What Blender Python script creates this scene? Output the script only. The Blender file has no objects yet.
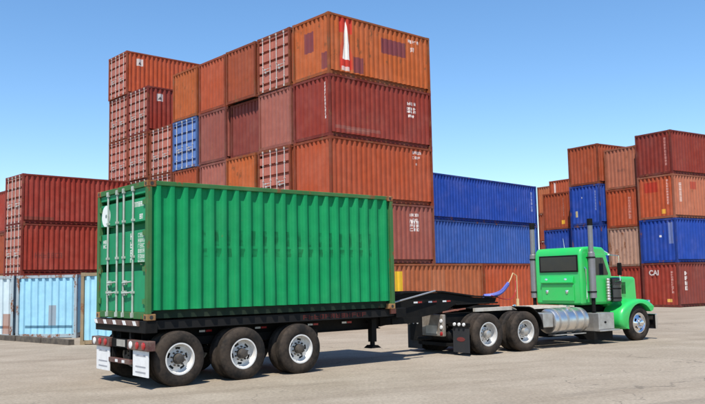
import bpy, bmesh, math, random
from mathutils import Vector, Matrix
random.seed(7)
PI = math.pi
scene = bpy.context.scene
COL = scene.collection

# ------------------------------------------------------------------ camera
CAM_H, PITCH, ROLL, FPX = 1.8914, 0.09809, -0.01918, 800.0
cd = bpy.data.cameras.new('camera')
cam = bpy.data.objects.new('camera', cd); COL.objects.link(cam)
fw = Vector((0, math.cos(PITCH), math.sin(PITCH))); up = Vector((0, -math.sin(PITCH), math.cos(PITCH))); rt = Vector((1, 0, 0))
r2 = math.cos(ROLL)*rt + math.sin(ROLL)*up
u2 = -math.sin(ROLL)*rt + math.cos(ROLL)*up
m = Matrix((r2, u2, -fw)).transposed().to_4x4(); m.translation = Vector((0, 0, CAM_H))
cam.matrix_world = m
cd.sensor_width = 36.0; cd.lens = FPX/705*36; cd.clip_start = 0.1; cd.clip_end = 3000
scene.camera = cam

# ------------------------------------------------------------------ sky, sun, exposure
SUN_EL = math.radians(61.0)
TO_SUN = Vector((-0.19, -0.98, 0)).normalized()*math.cos(SUN_EL) + Vector((0, 0, math.sin(SUN_EL)))
w = bpy.data.worlds.new('World'); scene.world = w; w.use_nodes = True
wn = w.node_tree.nodes; wl = w.node_tree.links
sky = wn.new('ShaderNodeTexSky'); sky.sky_type = 'NISHITA'; sky.sun_disc = False
sky.sun_elevation = SUN_EL; sky.sun_rotation = math.atan2(TO_SUN.x, TO_SUN.y)
sky.altitude = 0; sky.air_density = 1.0; sky.dust_density = 0.15; sky.ozone_density = 3.0
bg = wn['Background']; hs = wn.new('ShaderNodeHueSaturation'); hs.inputs['Saturation'].default_value = 1.17; wl.new(sky.outputs[0], hs.inputs['Color']); wl.new(hs.outputs[0], bg.inputs[0]); bg.inputs[1].default_value = 0.15
sl = bpy.data.lights.new('sun', 'SUN'); sl.energy = 5.0; sl.angle = math.radians(0.53); sl.color = (1.0, 0.95, 0.87)
so = bpy.data.objects.new('sun', sl); COL.objects.link(so)
so.rotation_euler = TO_SUN.to_track_quat('Z', 'Y').to_euler(); so.location = (0, -20, 60)
vs = scene.view_settings
vs.view_transform = 'Standard'; vs.look = 'None'; vs.exposure = 0.32; vs.gamma = 1.0; vs.use_curve_mapping = False

# ------------------------------------------------------------------ node helpers
class NT:
    def __init__(s, name):
        s.mat = bpy.data.materials.new(name); s.mat.use_nodes = True
        s.n = s.mat.node_tree.nodes; s.l = s.mat.node_tree.links
        s.b = s.n['Principled BSDF']
    def set(s, sock, v):
        if hasattr(v, 'is_output') or isinstance(v, bpy.types.NodeSocket): s.l.new(v, sock)
        elif isinstance(v, tuple) and len(v) == 3 and sock.type == 'RGBA': sock.default_value = (*v, 1)
        else: sock.default_value = v
    def math(s, op, a, b=None, c=None, clamp=False):
        n = s.n.new('ShaderNodeMath'); n.operation = op; n.use_clamp = clamp
        for i, v in enumerate((a, b, c)):
            if v is not None: s.set(n.inputs[i], v)
        return n.outputs[0]
    def mix(s, f, a, b):
        n = s.n.new('ShaderNodeMix'); n.data_type = 'RGBA'
        s.set(n.inputs[0], f); s.set(n.inputs[6], a); s.set(n.inputs[7], b)
        return n.outputs[2]
    def mul(s, col, k):          # colour times value
        n = s.n.new('ShaderNodeMix'); n.data_type = 'RGBA'; n.blend_type = 'MULTIPLY'; n.inputs[0].default_value = 1
        s.set(n.inputs[6], col); s.set(n.inputs[7], k); return n.outputs[2]
    def coord(s, kind='world'):
        if kind == 'world': return s.n.new('ShaderNodeNewGeometry').outputs['Position']
        return s.n.new('ShaderNodeTexCoord').outputs['Object']
    def scale(s, v, sc, loc=(0, 0, 0)):
        n = s.n.new('ShaderNodeMapping'); s.l.new(v, n.inputs[0]); n.inputs['Scale'].default_value = sc; n.inputs['Location'].default_value = loc
        return n.outputs[0]
    def noise(s, v, scale=1.0, detail=4, rough=0.55):
        n = s.n.new('ShaderNodeTexNoise'); s.l.new(v, n.inputs['Vector']); n.inputs['Scale'].default_value = scale
        n.inputs['Detail'].default_value = detail; n.inputs['Roughness'].default_value = rough
        return n.outputs['Fac']
    def ramp(s, f, lo, hi):      # smooth 0..1 step
        n = s.n.new('ShaderNodeMapRange'); n.interpolation_type = 'SMOOTHSTEP'
        s.set(n.inputs[0], f); n.inputs[1].default_value = lo; n.inputs[2].default_value = hi
        return n.outputs[0]
    def val(s, f, a, b):
        n = s.n.new('ShaderNodeMapRange'); s.set(n.inputs[0], f); n.inputs[3].default_value = a; n.inputs[4].default_value = b
        return n.outputs[0]
    def sep(s, v):
        n = s.n.new('ShaderNodeSeparateXYZ'); s.l.new(v, n.inputs[0]); return n.outputs
    def bump(s, h, strength, dist):
        n = s.n.new('ShaderNodeBump'); n.inputs['Strength'].default_value = strength; n.inputs['Distance'].default_value = dist
        s.l.new(h, n.inputs['Height']); s.l.new(n.outputs[0], s.b.inputs['Normal'])
    def rng(s, x, a, b):         # 1 where a<x<b
        return s.math('MULTIPLY', s.math('GREATER_THAN', x, a), s.math('LESS_THAN', x, b))

def c3(c, k=1.0): return (c[0]*k, c[1]*k, c[2]*k)

def paint(name, base, rust=0.35, fade=0.35, marks=(), grime=0.3, rough=0.5, axis='x', streak=1.0):
    """weathered container paint; marks are flat print or painted-on rib shade (dash), given in the panel's own metres"""
    t = NT(name); P = t.coord('world')
    big = t.noise(P, 0.55, 3); mid = t.noise(P, 2.6, 4)
    st = t.noise(t.scale(P, (7, 7, 0.5)), 1.0, 3)
    fine = t.noise(P, 22, 3)
    faded = tuple(min(1, x*0.92 + 0.030) for x in base)
    col = t.mix(t.math('MULTIPLY', t.ramp(big, 0.35, 0.7), fade), base, faded)
    oi = t.n.new('ShaderNodeObjectInfo').outputs['Random']
    col = t.mul(col, t.mix(oi, (0.86, 0.88, 0.90), (1.10, 1.07, 1.05)))
    col = t.mul(col, t.mix(t.ramp(mid, 0.3, 0.75), (0.90, 0.90, 0.90), (1.06, 1.06, 1.06)))
    col = t.mix(t.math('MULTIPLY', t.ramp(st, 0.52, 0.78), 0.22*streak), col, c3(base, 0.55))
    O = t.sep(t.coord('object')); a = O['X'] if axis == 'x' else O['Y']; z = O['Z']
    for mk in marks:
        a0, a1, z0, z1 = mk['r']; mask = t.math('MULTIPLY', t.rng(a, a0, a1), t.rng(z, z0, z1))
        k = mk.get('k', 'rect')
        if k == 'tri':           # upright triangle, apex at the top
            mid_a = (a0+a1)/2
            dx = t.math('ABSOLUTE', t.math('SUBTRACT', a, mid_a))
            lim = t.math('MULTIPLY', t.math('DIVIDE', t.math('SUBTRACT', z1, z), z1-z0), (a1-a0)/2)
            mask = t.math('MULTIPLY', mask, t.math('LESS_THAN', dx, lim))
        elif k == 'disc':
            dx = t.math('SUBTRACT', a, (a0+a1)/2); dz = t.math('SUBTRACT', z, (z0+z1)/2)
            d = t.math('SQRT', t.math('ADD', t.math('MULTIPLY', dx, dx), t.math('MULTIPLY', dz, dz)))
            mask = t.math('LESS_THAN', d, (a1-a0)/2)
        elif k == 'dash':        # row of upright dashes: rib shade painted on, out of step with the ribs
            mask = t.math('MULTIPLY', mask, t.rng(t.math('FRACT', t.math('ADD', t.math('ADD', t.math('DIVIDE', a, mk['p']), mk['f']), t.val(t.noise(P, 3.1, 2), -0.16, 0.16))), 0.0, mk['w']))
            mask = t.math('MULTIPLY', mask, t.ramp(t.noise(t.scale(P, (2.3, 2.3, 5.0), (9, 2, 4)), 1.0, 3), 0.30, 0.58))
        elif k == 'glyph':       # worn stencilled characters, nx by nz cells
            nx, nz = mk['n']
            sgn = -1 if axis == 'y' else 1
            u = t.math('MULTIPLY', t.math('DIVIDE', t.math('SUBTRACT', a, a0), a1-a0), nx)
            v = t.math('MULTIPLY', t.math('DIVIDE', t.math('SUBTRACT', z, z0), z1-z0), nz)
            gap = t.math('MULTIPLY', t.rng(t.math('FRACT', u), 0.1, 0.9), t.rng(t.math('FRACT', v), 0.1, 0.9))
            cx = t.n.new('ShaderNodeCombineXYZ'); t.l.new(t.math('FLOOR', u), cx.inputs[0]); t.l.new(t.math('FLOOR', v), cx.inputs[1]); cx.inputs[2].default_value = a0*7.3+z0*3.1
            wnz = t.n.new('ShaderNodeTexWhiteNoise'); wnz.noise_dimensions = '3D'; t.l.new(cx.outputs[0], wnz.inputs['Vector'])
            sp = t.n.new('ShaderNodeSeparateColor'); t.l.new(wnz.outputs['Color'], sp.inputs[0]); ra, rb, rc = sp.outputs
            fu, fv = t.math('FRACT', u), t.math('FRACT', v); fu = t.math('SUBTRACT', 1.0, fu) if axis == 'y' else fu
            on = t.rng(fu, 0.1, 0.32)
            on = t.math('MAXIMUM', on, t.math('MULTIPLY', t.rng(fu, 0.6, 0.84), t.math('GREATER_THAN', ra, 0.4)))
            on = t.math('MAXIMUM', on, t.math('MULTIPLY', t.math('GREATER_THAN', fv, 0.76), t.math('GREATER_THAN', rb, 0.3)))
            on = t.math('MAXIMUM', on, t.math('MULTIPLY', t.math('LESS_THAN', fv, 0.24), t.math('GREATER_THAN', rc, 0.4)))
            on = t.math('MAXIMUM', on, t.math('MULTIPLY', t.rng(fv, 0.43, 0.6), t.math('LESS_THAN', rb, 0.75)))
            mask = t.math('MULTIPLY', t.math('MULTIPLY', mask, gap), on)
        wear = t.math('MULTIPLY', mask, t.val(mid, mk.get('o', 1.0)*0.75, mk.get('o', 1.0)*1.05), clamp=True)
        col = t.mix(wear, col, mk['c'])
    # rust: patches, pin spots and long runs
    rn = t.noise(t.scale(P, (2.2, 2.2, 1.0), (3, 7, 1)), 1.6, 6, 0.65)
    lim = 0.72 - 0.22*rust
    rmask = t.math('MULTIPLY', t.ramp(rn, lim, lim+0.07), t.ramp(fine, 0.3, 0.55))
    runs = t.math('MULTIPLY', t.ramp(t.noise(t.scale(P, (11, 11, 0.35)), 1.0, 2), 0.66-0.08*rust, 0.8), t.ramp(big, 0.4, 0.6))
    rmask = t.math('MAXIMUM', rmask, t.math('MULTIPLY', runs, 0.6*rust), clamp=True)
    rustc = t.mix(fine, (0.10, 0.032, 0.013), (0.26, 0.10, 0.04))
    col = t.mix(t.math('MULTIPLY', rmask, min(1, 0.4+rust)), col, rustc)
    # dust film
    col = t.mix(t.math('MULTIPLY', t.ramp(t.noise(P, 1.3, 5), 0.45, 0.8), grime*0.28), col, (0.30, 0.22, 0.16))
    t.set(t.b.inputs['Base Color'], col)
    t.set(t.b.inputs['Roughness'], t.val(mid, rough, rough+0.25))
    t.b.inputs['Specular IOR Level'].default_value = 0.18
    t.bump(t.math('ADD', t.math('MULTIPLY', mid, 1.0), t.math('MULTIPLY', fine, 0.12)), 0.25, 0.02)
    return t.mat

def plain(name, base, rough=0.5, metal=0.0, var=0.25, dust=0.0, coat=0.0, dustc=(0.33, 0.27, 0.2), scale=6.0, spec=0.5):
    t = NT(name); P = t.coord('world')
    n1 = t.noise(P, scale, 4); n2 = t.noise(P, scale*6, 3)
    col = t.mix(t.math('MULTIPLY', t.ramp(n1, 0.3, 0.75), var), base, tuple(min(1, x*0.55) for x in base))
    if dust: col = t.mix(t.math('MULTIPLY', t.ramp(t.math('ADD', n1, t.math('MULTIPLY', n2, 0.4)), 0.45, 0.95), dust), col, dustc)
    t.set(t.b.inputs['Base Color'], col); t.b.inputs['Metallic'].default_value = metal
    t.set(t.b.inputs['Roughness'], t.val(n1, max(0.02, rough-0.06), min(1, rough+0.12)))
    t.b.inputs['Specular IOR Level'].default_value = spec; t.b.inputs['Coat Weight'].default_value = coat; t.b.inputs['Coat Roughness'].default_value = 0.06
    return t.mat

# ------------------------------------------------------------------ mesh helpers
class MB:
    def __init__(s): s.bm = bmesh.new()
    def box(s, x0, x1, y0, y1, z0, z1):
        v = [s.bm.verts.new(p) for p in ((x0,y0,z0),(x1,y0,z0),(x1,y1,z0),(x0,y1,z0),(x0,y0,z1),(x1,y0,z1),(x1,y1,z1),(x0,y1,z1))]
        for f in ((0,3,2,1),(4,5,6,7),(0,1,5,4),(1,2,6,5),(2,3,7,6),(3,0,4,7)): s.bm.faces.new([v[i] for i in f])
        return s
    def hexa(s, pts):            # eight corner points, bottom four then top four
        v = [s.bm.verts.new(p) for p in pts]
        for f in ((0,3,2,1),(4,5,6,7),(0,1,5,4),(1,2,6,5),(2,3,7,6),(3,0,4,7)): s.bm.faces.new([v[i] for i in f])
        return s
    def prism(s, poly, y0, y1, y0b=None):    # polygon in x,z extruded along y
        a = [s.bm.verts.new((x, y0, z)) for x, z in poly]; b = [s.bm.verts.new((x, y1, z)) for x, z in poly]
        n = len(poly); s.bm.faces.new(a); s.bm.faces.new(b[::-1])
        for i in range(n): s.bm.faces.new((a[i], b[i], b[(i+1) % n], a[(i+1) % n]))
        return s
    def tube(s, pts, r, seg=10, cap=True):
        pts = [Vector(p) for p in pts]; rs = r if isinstance(r, (list, tuple)) else [r]*len(pts); rings = []
        for i, p in enumerate(pts):
            d = (pts[min(i+1, len(pts)-1)] - pts[max(i-1, 0)]).normalized()
            q = d.to_track_quat('Z', 'Y')
            rings.append([s.bm.verts.new(p + q @ Vector((rs[i]*math.cos(2*PI*k/seg), rs[i]*math.sin(2*PI*k/seg), 0))) for k in range(seg)])
        for a, b in zip(rings, rings[1:]):
            for k in range(seg): s.bm.faces.new((a[k], a[(k+1) % seg], b[(k+1) % seg], b[k]))
        if cap: s.bm.faces.new(rings[0][::-1]); s.bm.faces.new(rings[-1])
        return s
    def lathe(s, prof, seg=40, c=(0, 0, 0), skip=None):   # profile of (y, r) round the y axis
        rings = []
        for y, r in prof:
            rings.append([s.bm.verts.new((c[0]+r*math.sin(2*PI*k/seg), c[1]+y, c[2]+r*math.cos(2*PI*k/seg))) for k in range(seg)] if r > 1e-5 else [s.bm.verts.new((c[0], c[1]+y, c[2]))])
        for i, (a, b) in enumerate(zip(rings, rings[1:])):
            for k in range(seg):
                if skip and skip(i, k): continue
                if len(a) == 1: s.bm.faces.new((a[0], b[k], b[(k+1) % seg]))
                elif len(b) == 1: s.bm.faces.new((a[k], b[0], a[(k+1) % seg]))
                else: s.bm.faces.new((a[k], b[k], b[(k+1) % seg], a[(k+1) % seg]))
        return s
    def mesh(s, name, smooth=False, recalc=True):
        if recalc: bmesh.ops.recalc_face_normals(s.bm, faces=s.bm.faces)
        me = bpy.data.meshes.new(name); s.bm.to_mesh(me); s.bm.free()
        if smooth:
            me.polygons.foreach_set('use_smooth', [True]*len(me.polygons))
            me.set_sharp_from_angle(angle=math.radians(35))
        me.materials.append(None)
        return me

def link(name, me, mat, parent=None, loc=(0, 0, 0), rotz=0.0, bevel=0.0, bseg=2):
    o = bpy.data.objects.new(name, me); COL.objects.link(o)
    o.parent = parent; o.location = loc; o.rotation_euler = (0, 0, rotz)
    if mat: o.material_slots[0].link = 'OBJECT'; o.material_slots[0].material = mat
    if bevel:
        b = o.modifiers.new('bevel', 'BEVEL'); b.width = bevel; b.segments = bseg; b.limit_method = 'ANGLE'; b.angle_limit = math.radians(40)
    return o

def thing(name, label, cat, loc=(0, 0, 0), rotz=0.0, group=None):
    o = bpy.data.objects.new(name, None); COL.objects.link(o); o.empty_display_size = 0.3
    o.location = loc; o.rotation_euler = (0, 0, rotz); o['label'] = label; o['category'] = cat
    if group: o['group'] = group
    return o

# ------------------------------------------------------------------ ground
def ground_material():
    t = NT('dusty_asphalt'); P = t.coord('world')
    big = t.noise(P, 0.07, 5); mid = t.noise(P, 0.6, 6, 0.62); fine = t.noise(P, 18, 5, 0.7); grit = t.noise(P, 90, 2, 0.6)
    lane = t.noise(t.scale(t.n_rot(P), (0.10, 1.1, 1)), 1.0, 4)      # worn lanes that run with the rows
    col = t.mix(t.ramp(mid, 0.32, 0.72), (0.270, 0.226, 0.172), (0.345, 0.296, 0.233))
    col = t.mix(t.math('MULTIPLY', t.ramp(big, 0.42, 0.64), 0.5), col, (0.38, 0.33, 0.265))
    col = t.mix(t.math('MULTIPLY', t.ramp(lane, 0.50, 0.70), 0.5), col, (0.22, 0.18, 0.135))
    stain = t.math('MULTIPLY', t.ramp(t.noise(P, 0.45, 5, 0.6), 0.62, 0.76), 0.4)
    col = t.mix(stain, col, (0.13, 0.11, 0.09))
    vor = t.n.new('ShaderNodeTexVoronoi'); vor.inputs['Scale'].default_value = 26; t.l.new(P, vor.inputs['Vector'])
    col = t.mul(col, t.mix(t.ramp(fine, 0.25, 0.8), (0.76, 0.75, 0.74), (1.18, 1.17, 1.16)))
    col = t.mul(col, t.mix(vor.outputs['Color'], (0.88, 0.88, 0.88), (1.08, 1.08, 1.08)))
    ve = t.n.new('ShaderNodeTexVoronoi'); ve.feature = 'DISTANCE_TO_EDGE'; ve.inputs['Scale'].default_value = 0.16
    wob = t.n.new('ShaderNodeTexNoise'); wob.inputs['Scale'].default_value = 0.9; wob.inputs['Detail'].default_value = 5; t.l.new(P, wob.inputs['Vector'])
    va = t.n.new('ShaderNodeVectorMath'); va.operation = 'MULTIPLY_ADD'; t.l.new(wob.outputs['Color'], va.inputs[0]); va.inputs[1].default_value = (2.2, 2.2, 0); t.l.new(P, va.inputs[2]); t.l.new(va.outputs[0], ve.inputs['Vector'])
    crack = t.math('MULTIPLY', t.math('LESS_THAN', ve.outputs['Distance'], 0.0022), t.ramp(big, 0.40, 0.55))
    col = t.mix(t.math('MULTIPLY', crack, 0.55), col, (0.10, 0.085, 0.07))
    oil = t.ramp(t.noise(P, 1.1, 3, 0.5), 0.72, 0.78)
    col = t.mix(t.math('MULTIPLY', oil, 0.45), col, (0.09, 0.075, 0.06))
    XY = t.sep(P)
    for (cx, cy, R0_, wd_, op) in ((38, -62, 81.2, 0.16, 0.34), (38, -62, 79.3, 0.16, 0.30), (-30, 70, 66.0, 0.14, 0.26), (-30, 70, 67.9, 0.14, 0.26), (60, -40, 74.0, 0.13, 0.26), (60, -40, 72.1, 0.13, 0.24)):
        dx = t.math('SUBTRACT', XY[0], cx); dy_ = t.math('SUBTRACT', XY[1], cy)
        d = t.math('ABSOLUTE', t.math('SUBTRACT', t.math('SQRT', t.math('ADD', t.math('MULTIPLY', dx, dx), t.math('MULTIPLY', dy_, dy_))), R0_))
        tm = t.math('MULTIPLY', t.math('SUBTRACT', 1.0, t.ramp(d, wd_*0.5, wd_*1.6)), t.ramp(mid, 0.36, 0.6))
        col = t.mix(t.math('MULTIPLY', tm, op), col, (0.11, 0.092, 0.075))
    peb = t.ramp(grit, 0.62, 0.7)
    col = t.mix(t.math('MULTIPLY', peb, 0.3), col, (0.10, 0.09, 0.08))
    t.set(t.b.inputs['Base Color'], col); t.b.inputs['Roughness'].default_value = 0.95; t.b.inputs['Specular IOR Level'].default_value = 0.15
    h = t.math('ADD', t.math('MULTIPLY', mid, 1.2), t.math('ADD', t.math('MULTIPLY', fine, 0.5), t.math('MULTIPLY', grit, 0.2)))
    t.bump(h, 0.5, 0.03)
    return t.mat
def _rot(s, v):
    n = s.n.new('ShaderNodeMapping'); s.l.new(v, n.inputs[0]); n.inputs['Rotation'].default_value = (0, 0, -0.40); return n.outputs[0]
NT.n_rot = _rot
mb = MB(); N = 60
# slightly uneven yard, flat where things stand
grid = bmesh.ops.create_grid(mb.bm, x_segments=N, y_segments=N, size=700)
g = link('ground', mb.mesh('ground'), ground_material()); g['kind'] = 'structure'

# ------------------------------------------------------------------ containers
CW = 2.438
rs = random.Random(11)
def corrugated(length, x0, x1, z0, z1, out, inn, pitch=0.278):
    """sheet in x,z with trapezoid ribs, outer face at y=out, grooves at y=inn"""
    mb = MB(); n = max(1, round((x1-x0)/pitch)); p = (x1-x0)/n; xs = []
    for i in range(n):
        a = x0 + i*p
        xs += [(a, inn), (a+p*0.19, inn), (a+p*0.32, out), (a+p*0.68, out), (a+p*0.81, inn)]
    xs.append((x1, inn))
    nr = 7; ph = [rs.uniform(0, 6.28) for _ in range(6)]; dents = [(rs.uniform(x0, x1), rs.uniform(z0, z1), rs.uniform(0.15, 0.45), rs.uniform(-0.006, 0.020)) for _ in range(int(2+(x1-x0)*1.2))]
    def dy(x, z):
        e = min(1, (z-z0)*(z1-z)*4, (x-x0)*(x1-x)*4)
        d = 0.004*math.sin(x*1.9+ph[0])*math.sin(z*2.3+ph[1]) + 0.003*math.sin(x*5.1+ph[2]+z*3.0)
        for cx, cz, rr, am in dents: d += am*math.exp(-((x-cx)**2+(z-cz)**2)/(rr*rr))
        return d*max(0, e)
    rows = [[mb.bm.verts.new((x, y+dy(x, z0+(z1-z0)*k/nr), z0+(z1-z0)*k/nr)) for x, y in xs] for k in range(nr+1)]
    for ra, rb in zip(rows, rows[1:]):
        for i in range(len(xs)-1): mb.bm.faces.new((ra[i], ra[i+1], rb[i+1], rb[i]))
    lo, hi = rows[0], rows[-1]
    # ledges that close the ribs at the top and bottom
    for row, z in ((lo, z0), (hi, z1)):
        b0 = [mb.bm.verts.new((x, inn+0.012, z)) for x, y in xs]
        for i in range(len(xs)-1): mb.bm.faces.new((row[i], row[i+1], b0[i+1], b0[i]))
    return mb
CACHE = {}
def cached(key, fn):
    if key not in CACHE: CACHE[key] = fn()
    return CACHE[key]
def rot_end(mb):                 # turn an x,z panel into an end panel: x -> y, y -> x
    for v in mb.bm.verts: v.co = Vector((v.co.y, v.co.x, v.co.z))
    return mb

def frame_mesh(L, H, castings=True, rails=True):
    mb = MB(); W = CW
    for x0, x1 in ((0.0, 0.09), (L-0.09, L)):
        for y0, y1 in ((0.0, 0.105), (W-0.105, W)):
            mb.box(x0, x1, y0, y1, 0.118, H-0.118)
    for y0, y1 in ((0.10, 0.135), (W-0.135, W-0.10)) if rails else (): mb.box(0.178, L-0.178, y0, y1, 0.03, 0.19)     # bottom side rails, set back
    for y0, y1 in ((0.0, 0.06), (W-0.06, W)): mb.box(0.178, L-0.178, y0, y1, H-0.09, H-0.008)        # top side rails
    for x0, x1 in ((0.012, 0.09), (L-0.09, L-0.012)):
        mb.box(x0, x1, 0.162, W-0.162, 0.02, 0.15)
        mb.box(x0-0.010 if x0 < 1 else x0, x1 if x0 < 1 else x1+0.010, 0.162, W-0.162, H-0.11, H-0.008)
    if castings:
        for x0 in (0.0, L-0.178):
            for y0 in (0.0, W-0.162):
                for z0 in (0.0, H-0.118): mb.box(x0-0.004 if x0 < 1 else x0, x0+0.178 if x0 < 1 else x0+0.182, y0-0.004 if y0 < 1 else y0, y0+0.162 if y0 < 1 else y0+0.166, z0, z0+0.118)
    return mb.mesh('container_frame')
def side_mesh(L, H): return corrugated(L, 0.09, L-0.09, 0.185, H-0.088, 0.010, 0.068).mesh('container_side')
def end_mesh(H): return rot_end(corrugated(CW, 0.105, CW-0.105, 0.148, H-0.108, 0.012, 0.068, 0.28)).mesh('container_end')
def roof_mesh(L, H):
    mb = MB(); n = max(1, round((L-0.2)/0.21)); p = (L-0.2)/n; prof = []
    for i in range(n):
        a = 0.1+i*p; prof += [(a, H-0.03), (a+p*0.2, H-0.03), (a+p*0.35, H-0.012), (a+p*0.85, H-0.012)]
    prof.append((L-0.1, H-0.03))
    A = [mb.bm.verts.new((x, 0.05, z)) for x, z in prof]; B = [mb.bm.verts.new((x, CW-0.05, z)) for x, z in prof]
    for i in range(len(prof)-1): mb.bm.faces.new((A[i], A[i+1], B[i+1], B[i]))
    return mb.mesh('container_roof')
def floor_mesh(L):
    mb = MB(); mb.box(0.1, L-0.1, 0.137, CW-0.137, 0.09, 0.15)
    n = int(L/0.6)
    for i in range(1, n): mb.box(i*L/n-0.03, i*L/n+0.03, 0.137, CW-0.137, 0.035, 0.089)
    return mb.mesh('container_floor')
def leaf_mesh(H, which, ribs, dep=0.115):
    """door leaf at the x=0 end: steel skin with pressed-in horizontal bands"""
    mb = MB(); y0, y1 = ((0.112, 1.212), (1.226, CW-0.112))[which]
    z0, z1 = 0.155, H-0.118; prof = [(0.036, z0)]
    for (a, b) in ribs:
        prof += [(0.036, a-0.012), (dep, a), (dep, b), (0.036, b+0.012)]
    prof.append((0.036, z1))
    mb.prism(prof + [(dep+0.012, z1), (dep+0.012, z0)], y0, y1)
    return mb.mesh('container_door')
def rod_mesh(H):
    mb = MB(); mb.tube([(0.006, 0, 0.06), (0.006, 0, H-0.05)], 0.020, 8)
    for z in (0.09, H-0.10): mb.box(-0.022, 0.034, -0.035, 0.035, z-0.045, z+0.045)            # cams and keepers
    for f in (0.2, 0.46, 0.73): mb.box(-0.02, 0.034, -0.032, 0.032, H*f-0.022, H*f+0.022)   # brackets
    return mb.mesh('lock_rod')
def handle_mesh():
    mb = MB(); mb.tube([(0.0, 0, 0), (-0.012, 0.17, -0.01), (-0.01, 0.40, -0.02)], 0.016, 8); mb.box(-0.015, 0.03, 0.27, 0.34, -0.06, 0.03)
    return mb.mesh('handle')
def hinge_mesh():
    mb = MB(); mb.box(0.004, 0.034, -0.06, 0.06, -0.045, 0.045); mb.tube([(0.012, -0.06, -0.06), (0.012, -0.06, 0.06)], 0.018, 8)
    return mb.mesh('hinge')

RIBS5 = lambda H: [(z*H, z*H+0.105) for z in (0.13, 0.32, 0.51, 0.70, 0.87)]
RODM = plain('galvanised_rod', (0.62, 0.58, 0.54), 0.5, 0.15, 0.5, 0.25)
DARKGAP = plain('dark_rubber_gasket', (0.03, 0.028, 0.026), 0.8, 0, 0.2)
PAINTS = {}; VR = random.Random(5)
BASE = {
 'redbrown': (0.27, 0.038, 0.026), 'red': (0.285, 0.040, 0.025), 'darkred': (0.235, 0.034, 0.022), 'orangered': (0.38, 0.072, 0.026), 'brick': (0.31, 0.066, 0.026),
 'orange': (0.42, 0.100, 0.026), 'pink': (0.37, 0.118, 0.085), 'salmon': (0.40, 0.135, 0.075), 'maroon': (0.23, 0.048, 0.035), 'dusk': (0.29, 0.082, 0.060),
 'blue': (0.016, 0.062, 0.34), 'midblue': (0.036, 0.100, 0.36), 'doorpink': (0.42, 0.135, 0.095), 'doorblue': (0.10, 0.19, 0.45), 'weathered': (0.42, 0.25, 0.18), 'tan': (0.40, 0.115, 0.045),
 'beige': (0.46, 0.34, 0.20), 'lightblue': (0.32, 0.60, 0.74), 'paleblue': (0.55, 0.66, 0.70)}
WH = (0.75, 0.72, 0.68)
def getpaint(col, kind, marks=(), axis='x', uid=''):
    key = (col, kind, uid)
    if key in PAINTS: return PAINTS[key]
    b = BASE[col]; o = {'weathered': 0.75, 'orange': 0.6, 'brick': 0.4, 'maroon': 0.35, 'dusk': 0.4, 'orangered': 0.32, 'tan': 0.4, 'salmon': 0.4, 'pink': 0.3, 'lightblue': 0.2, 'paleblue': 0.55}.get(col, 0.25)
    if kind == 'frame': PAINTS[key] = paint('%s_frame_paint' % col, c3(b, 0.62), min(1, o+0.4), 0.3, (), 0.6)
    elif kind == 'side': PAINTS[key] = paint('%s_panel_paint%s' % (col, uid), b, o, 0.45, marks, 0.3, axis=axis)
    return PAINTS[key]

def container(label, col, loc, yaw, L=6.058, H=2.591, door=False, group=None, endcol=None, side_marks=(), end_marks=(), name='shipping_container', framecol=None, far_door=False, leaf=None):
    c = thing(name, label, 'container', loc, yaw, group)
    uid = ('_%d' % len(bpy.data.objects)) if (side_marks or end_marks) else ''
    fm = getpaint(framecol or col, 'frame'); pm = getpaint(col, 'side')
    em = getpaint(endcol or col, 'side')
    sm = getpaint(col, 'side', side_marks, 'x', uid+'s') if side_marks else pm
    xm = getpaint(endcol or col, 'side', end_marks, 'y', uid+'e') if end_marks else em
    link('frame', cached(('f', L, H), lambda: frame_mesh(L, H)), fm, c)
    var = VR.randrange(4); s = cached(('s', L, H, var), lambda: side_mesh(L, H))
    link('side_panel', s, sm, c); link('side_panel', s, pm, c, (L, CW, 0), PI)
    e = cached(('e', H, var), lambda: end_mesh(H))
    if not door: link('end_panel', e, xm, c)
    link('end_panel', e, em, c, (L, CW, 0), PI)
    link('roof_panel', cached(('r', L, H), lambda: roof_mesh(L, H)), pm, c)
    link('floor', cached(('b', L), lambda: floor_mesh(L)), DARKGAP, c)
    if door:
        rd = cached(('rod', H), lambda: rod_mesh(H)); hd = cached('hd', handle_mesh); hg = cached('hg', hinge_mesh)
        for wch, ys in ((0, (0.42, 0.98)), (1, (1.46, 2.02))):
            d = link('door', cached(('d', H, wch, 5), lambda: leaf_mesh(H, wch, RIBS5(H), 0.17)), xm, c)
            for y in ys: link('lock_rod', rd, RODM, d, (0, y, 0))
            link('handle', hd, RODM, d, (-0.01, ys[0]+0.02, H*0.36)); link('handle', hd, RODM, d, (-0.012, ys[0]+0.06, H*0.41))
    return c

def place(o, yaw, s, t, z=0.0):
    return (o[0]+s*math.cos(yaw)-t*math.sin(yaw), o[1]+s*math.sin(yaw)+t*math.cos(yaw), z)
PZ = 2.593
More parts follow.
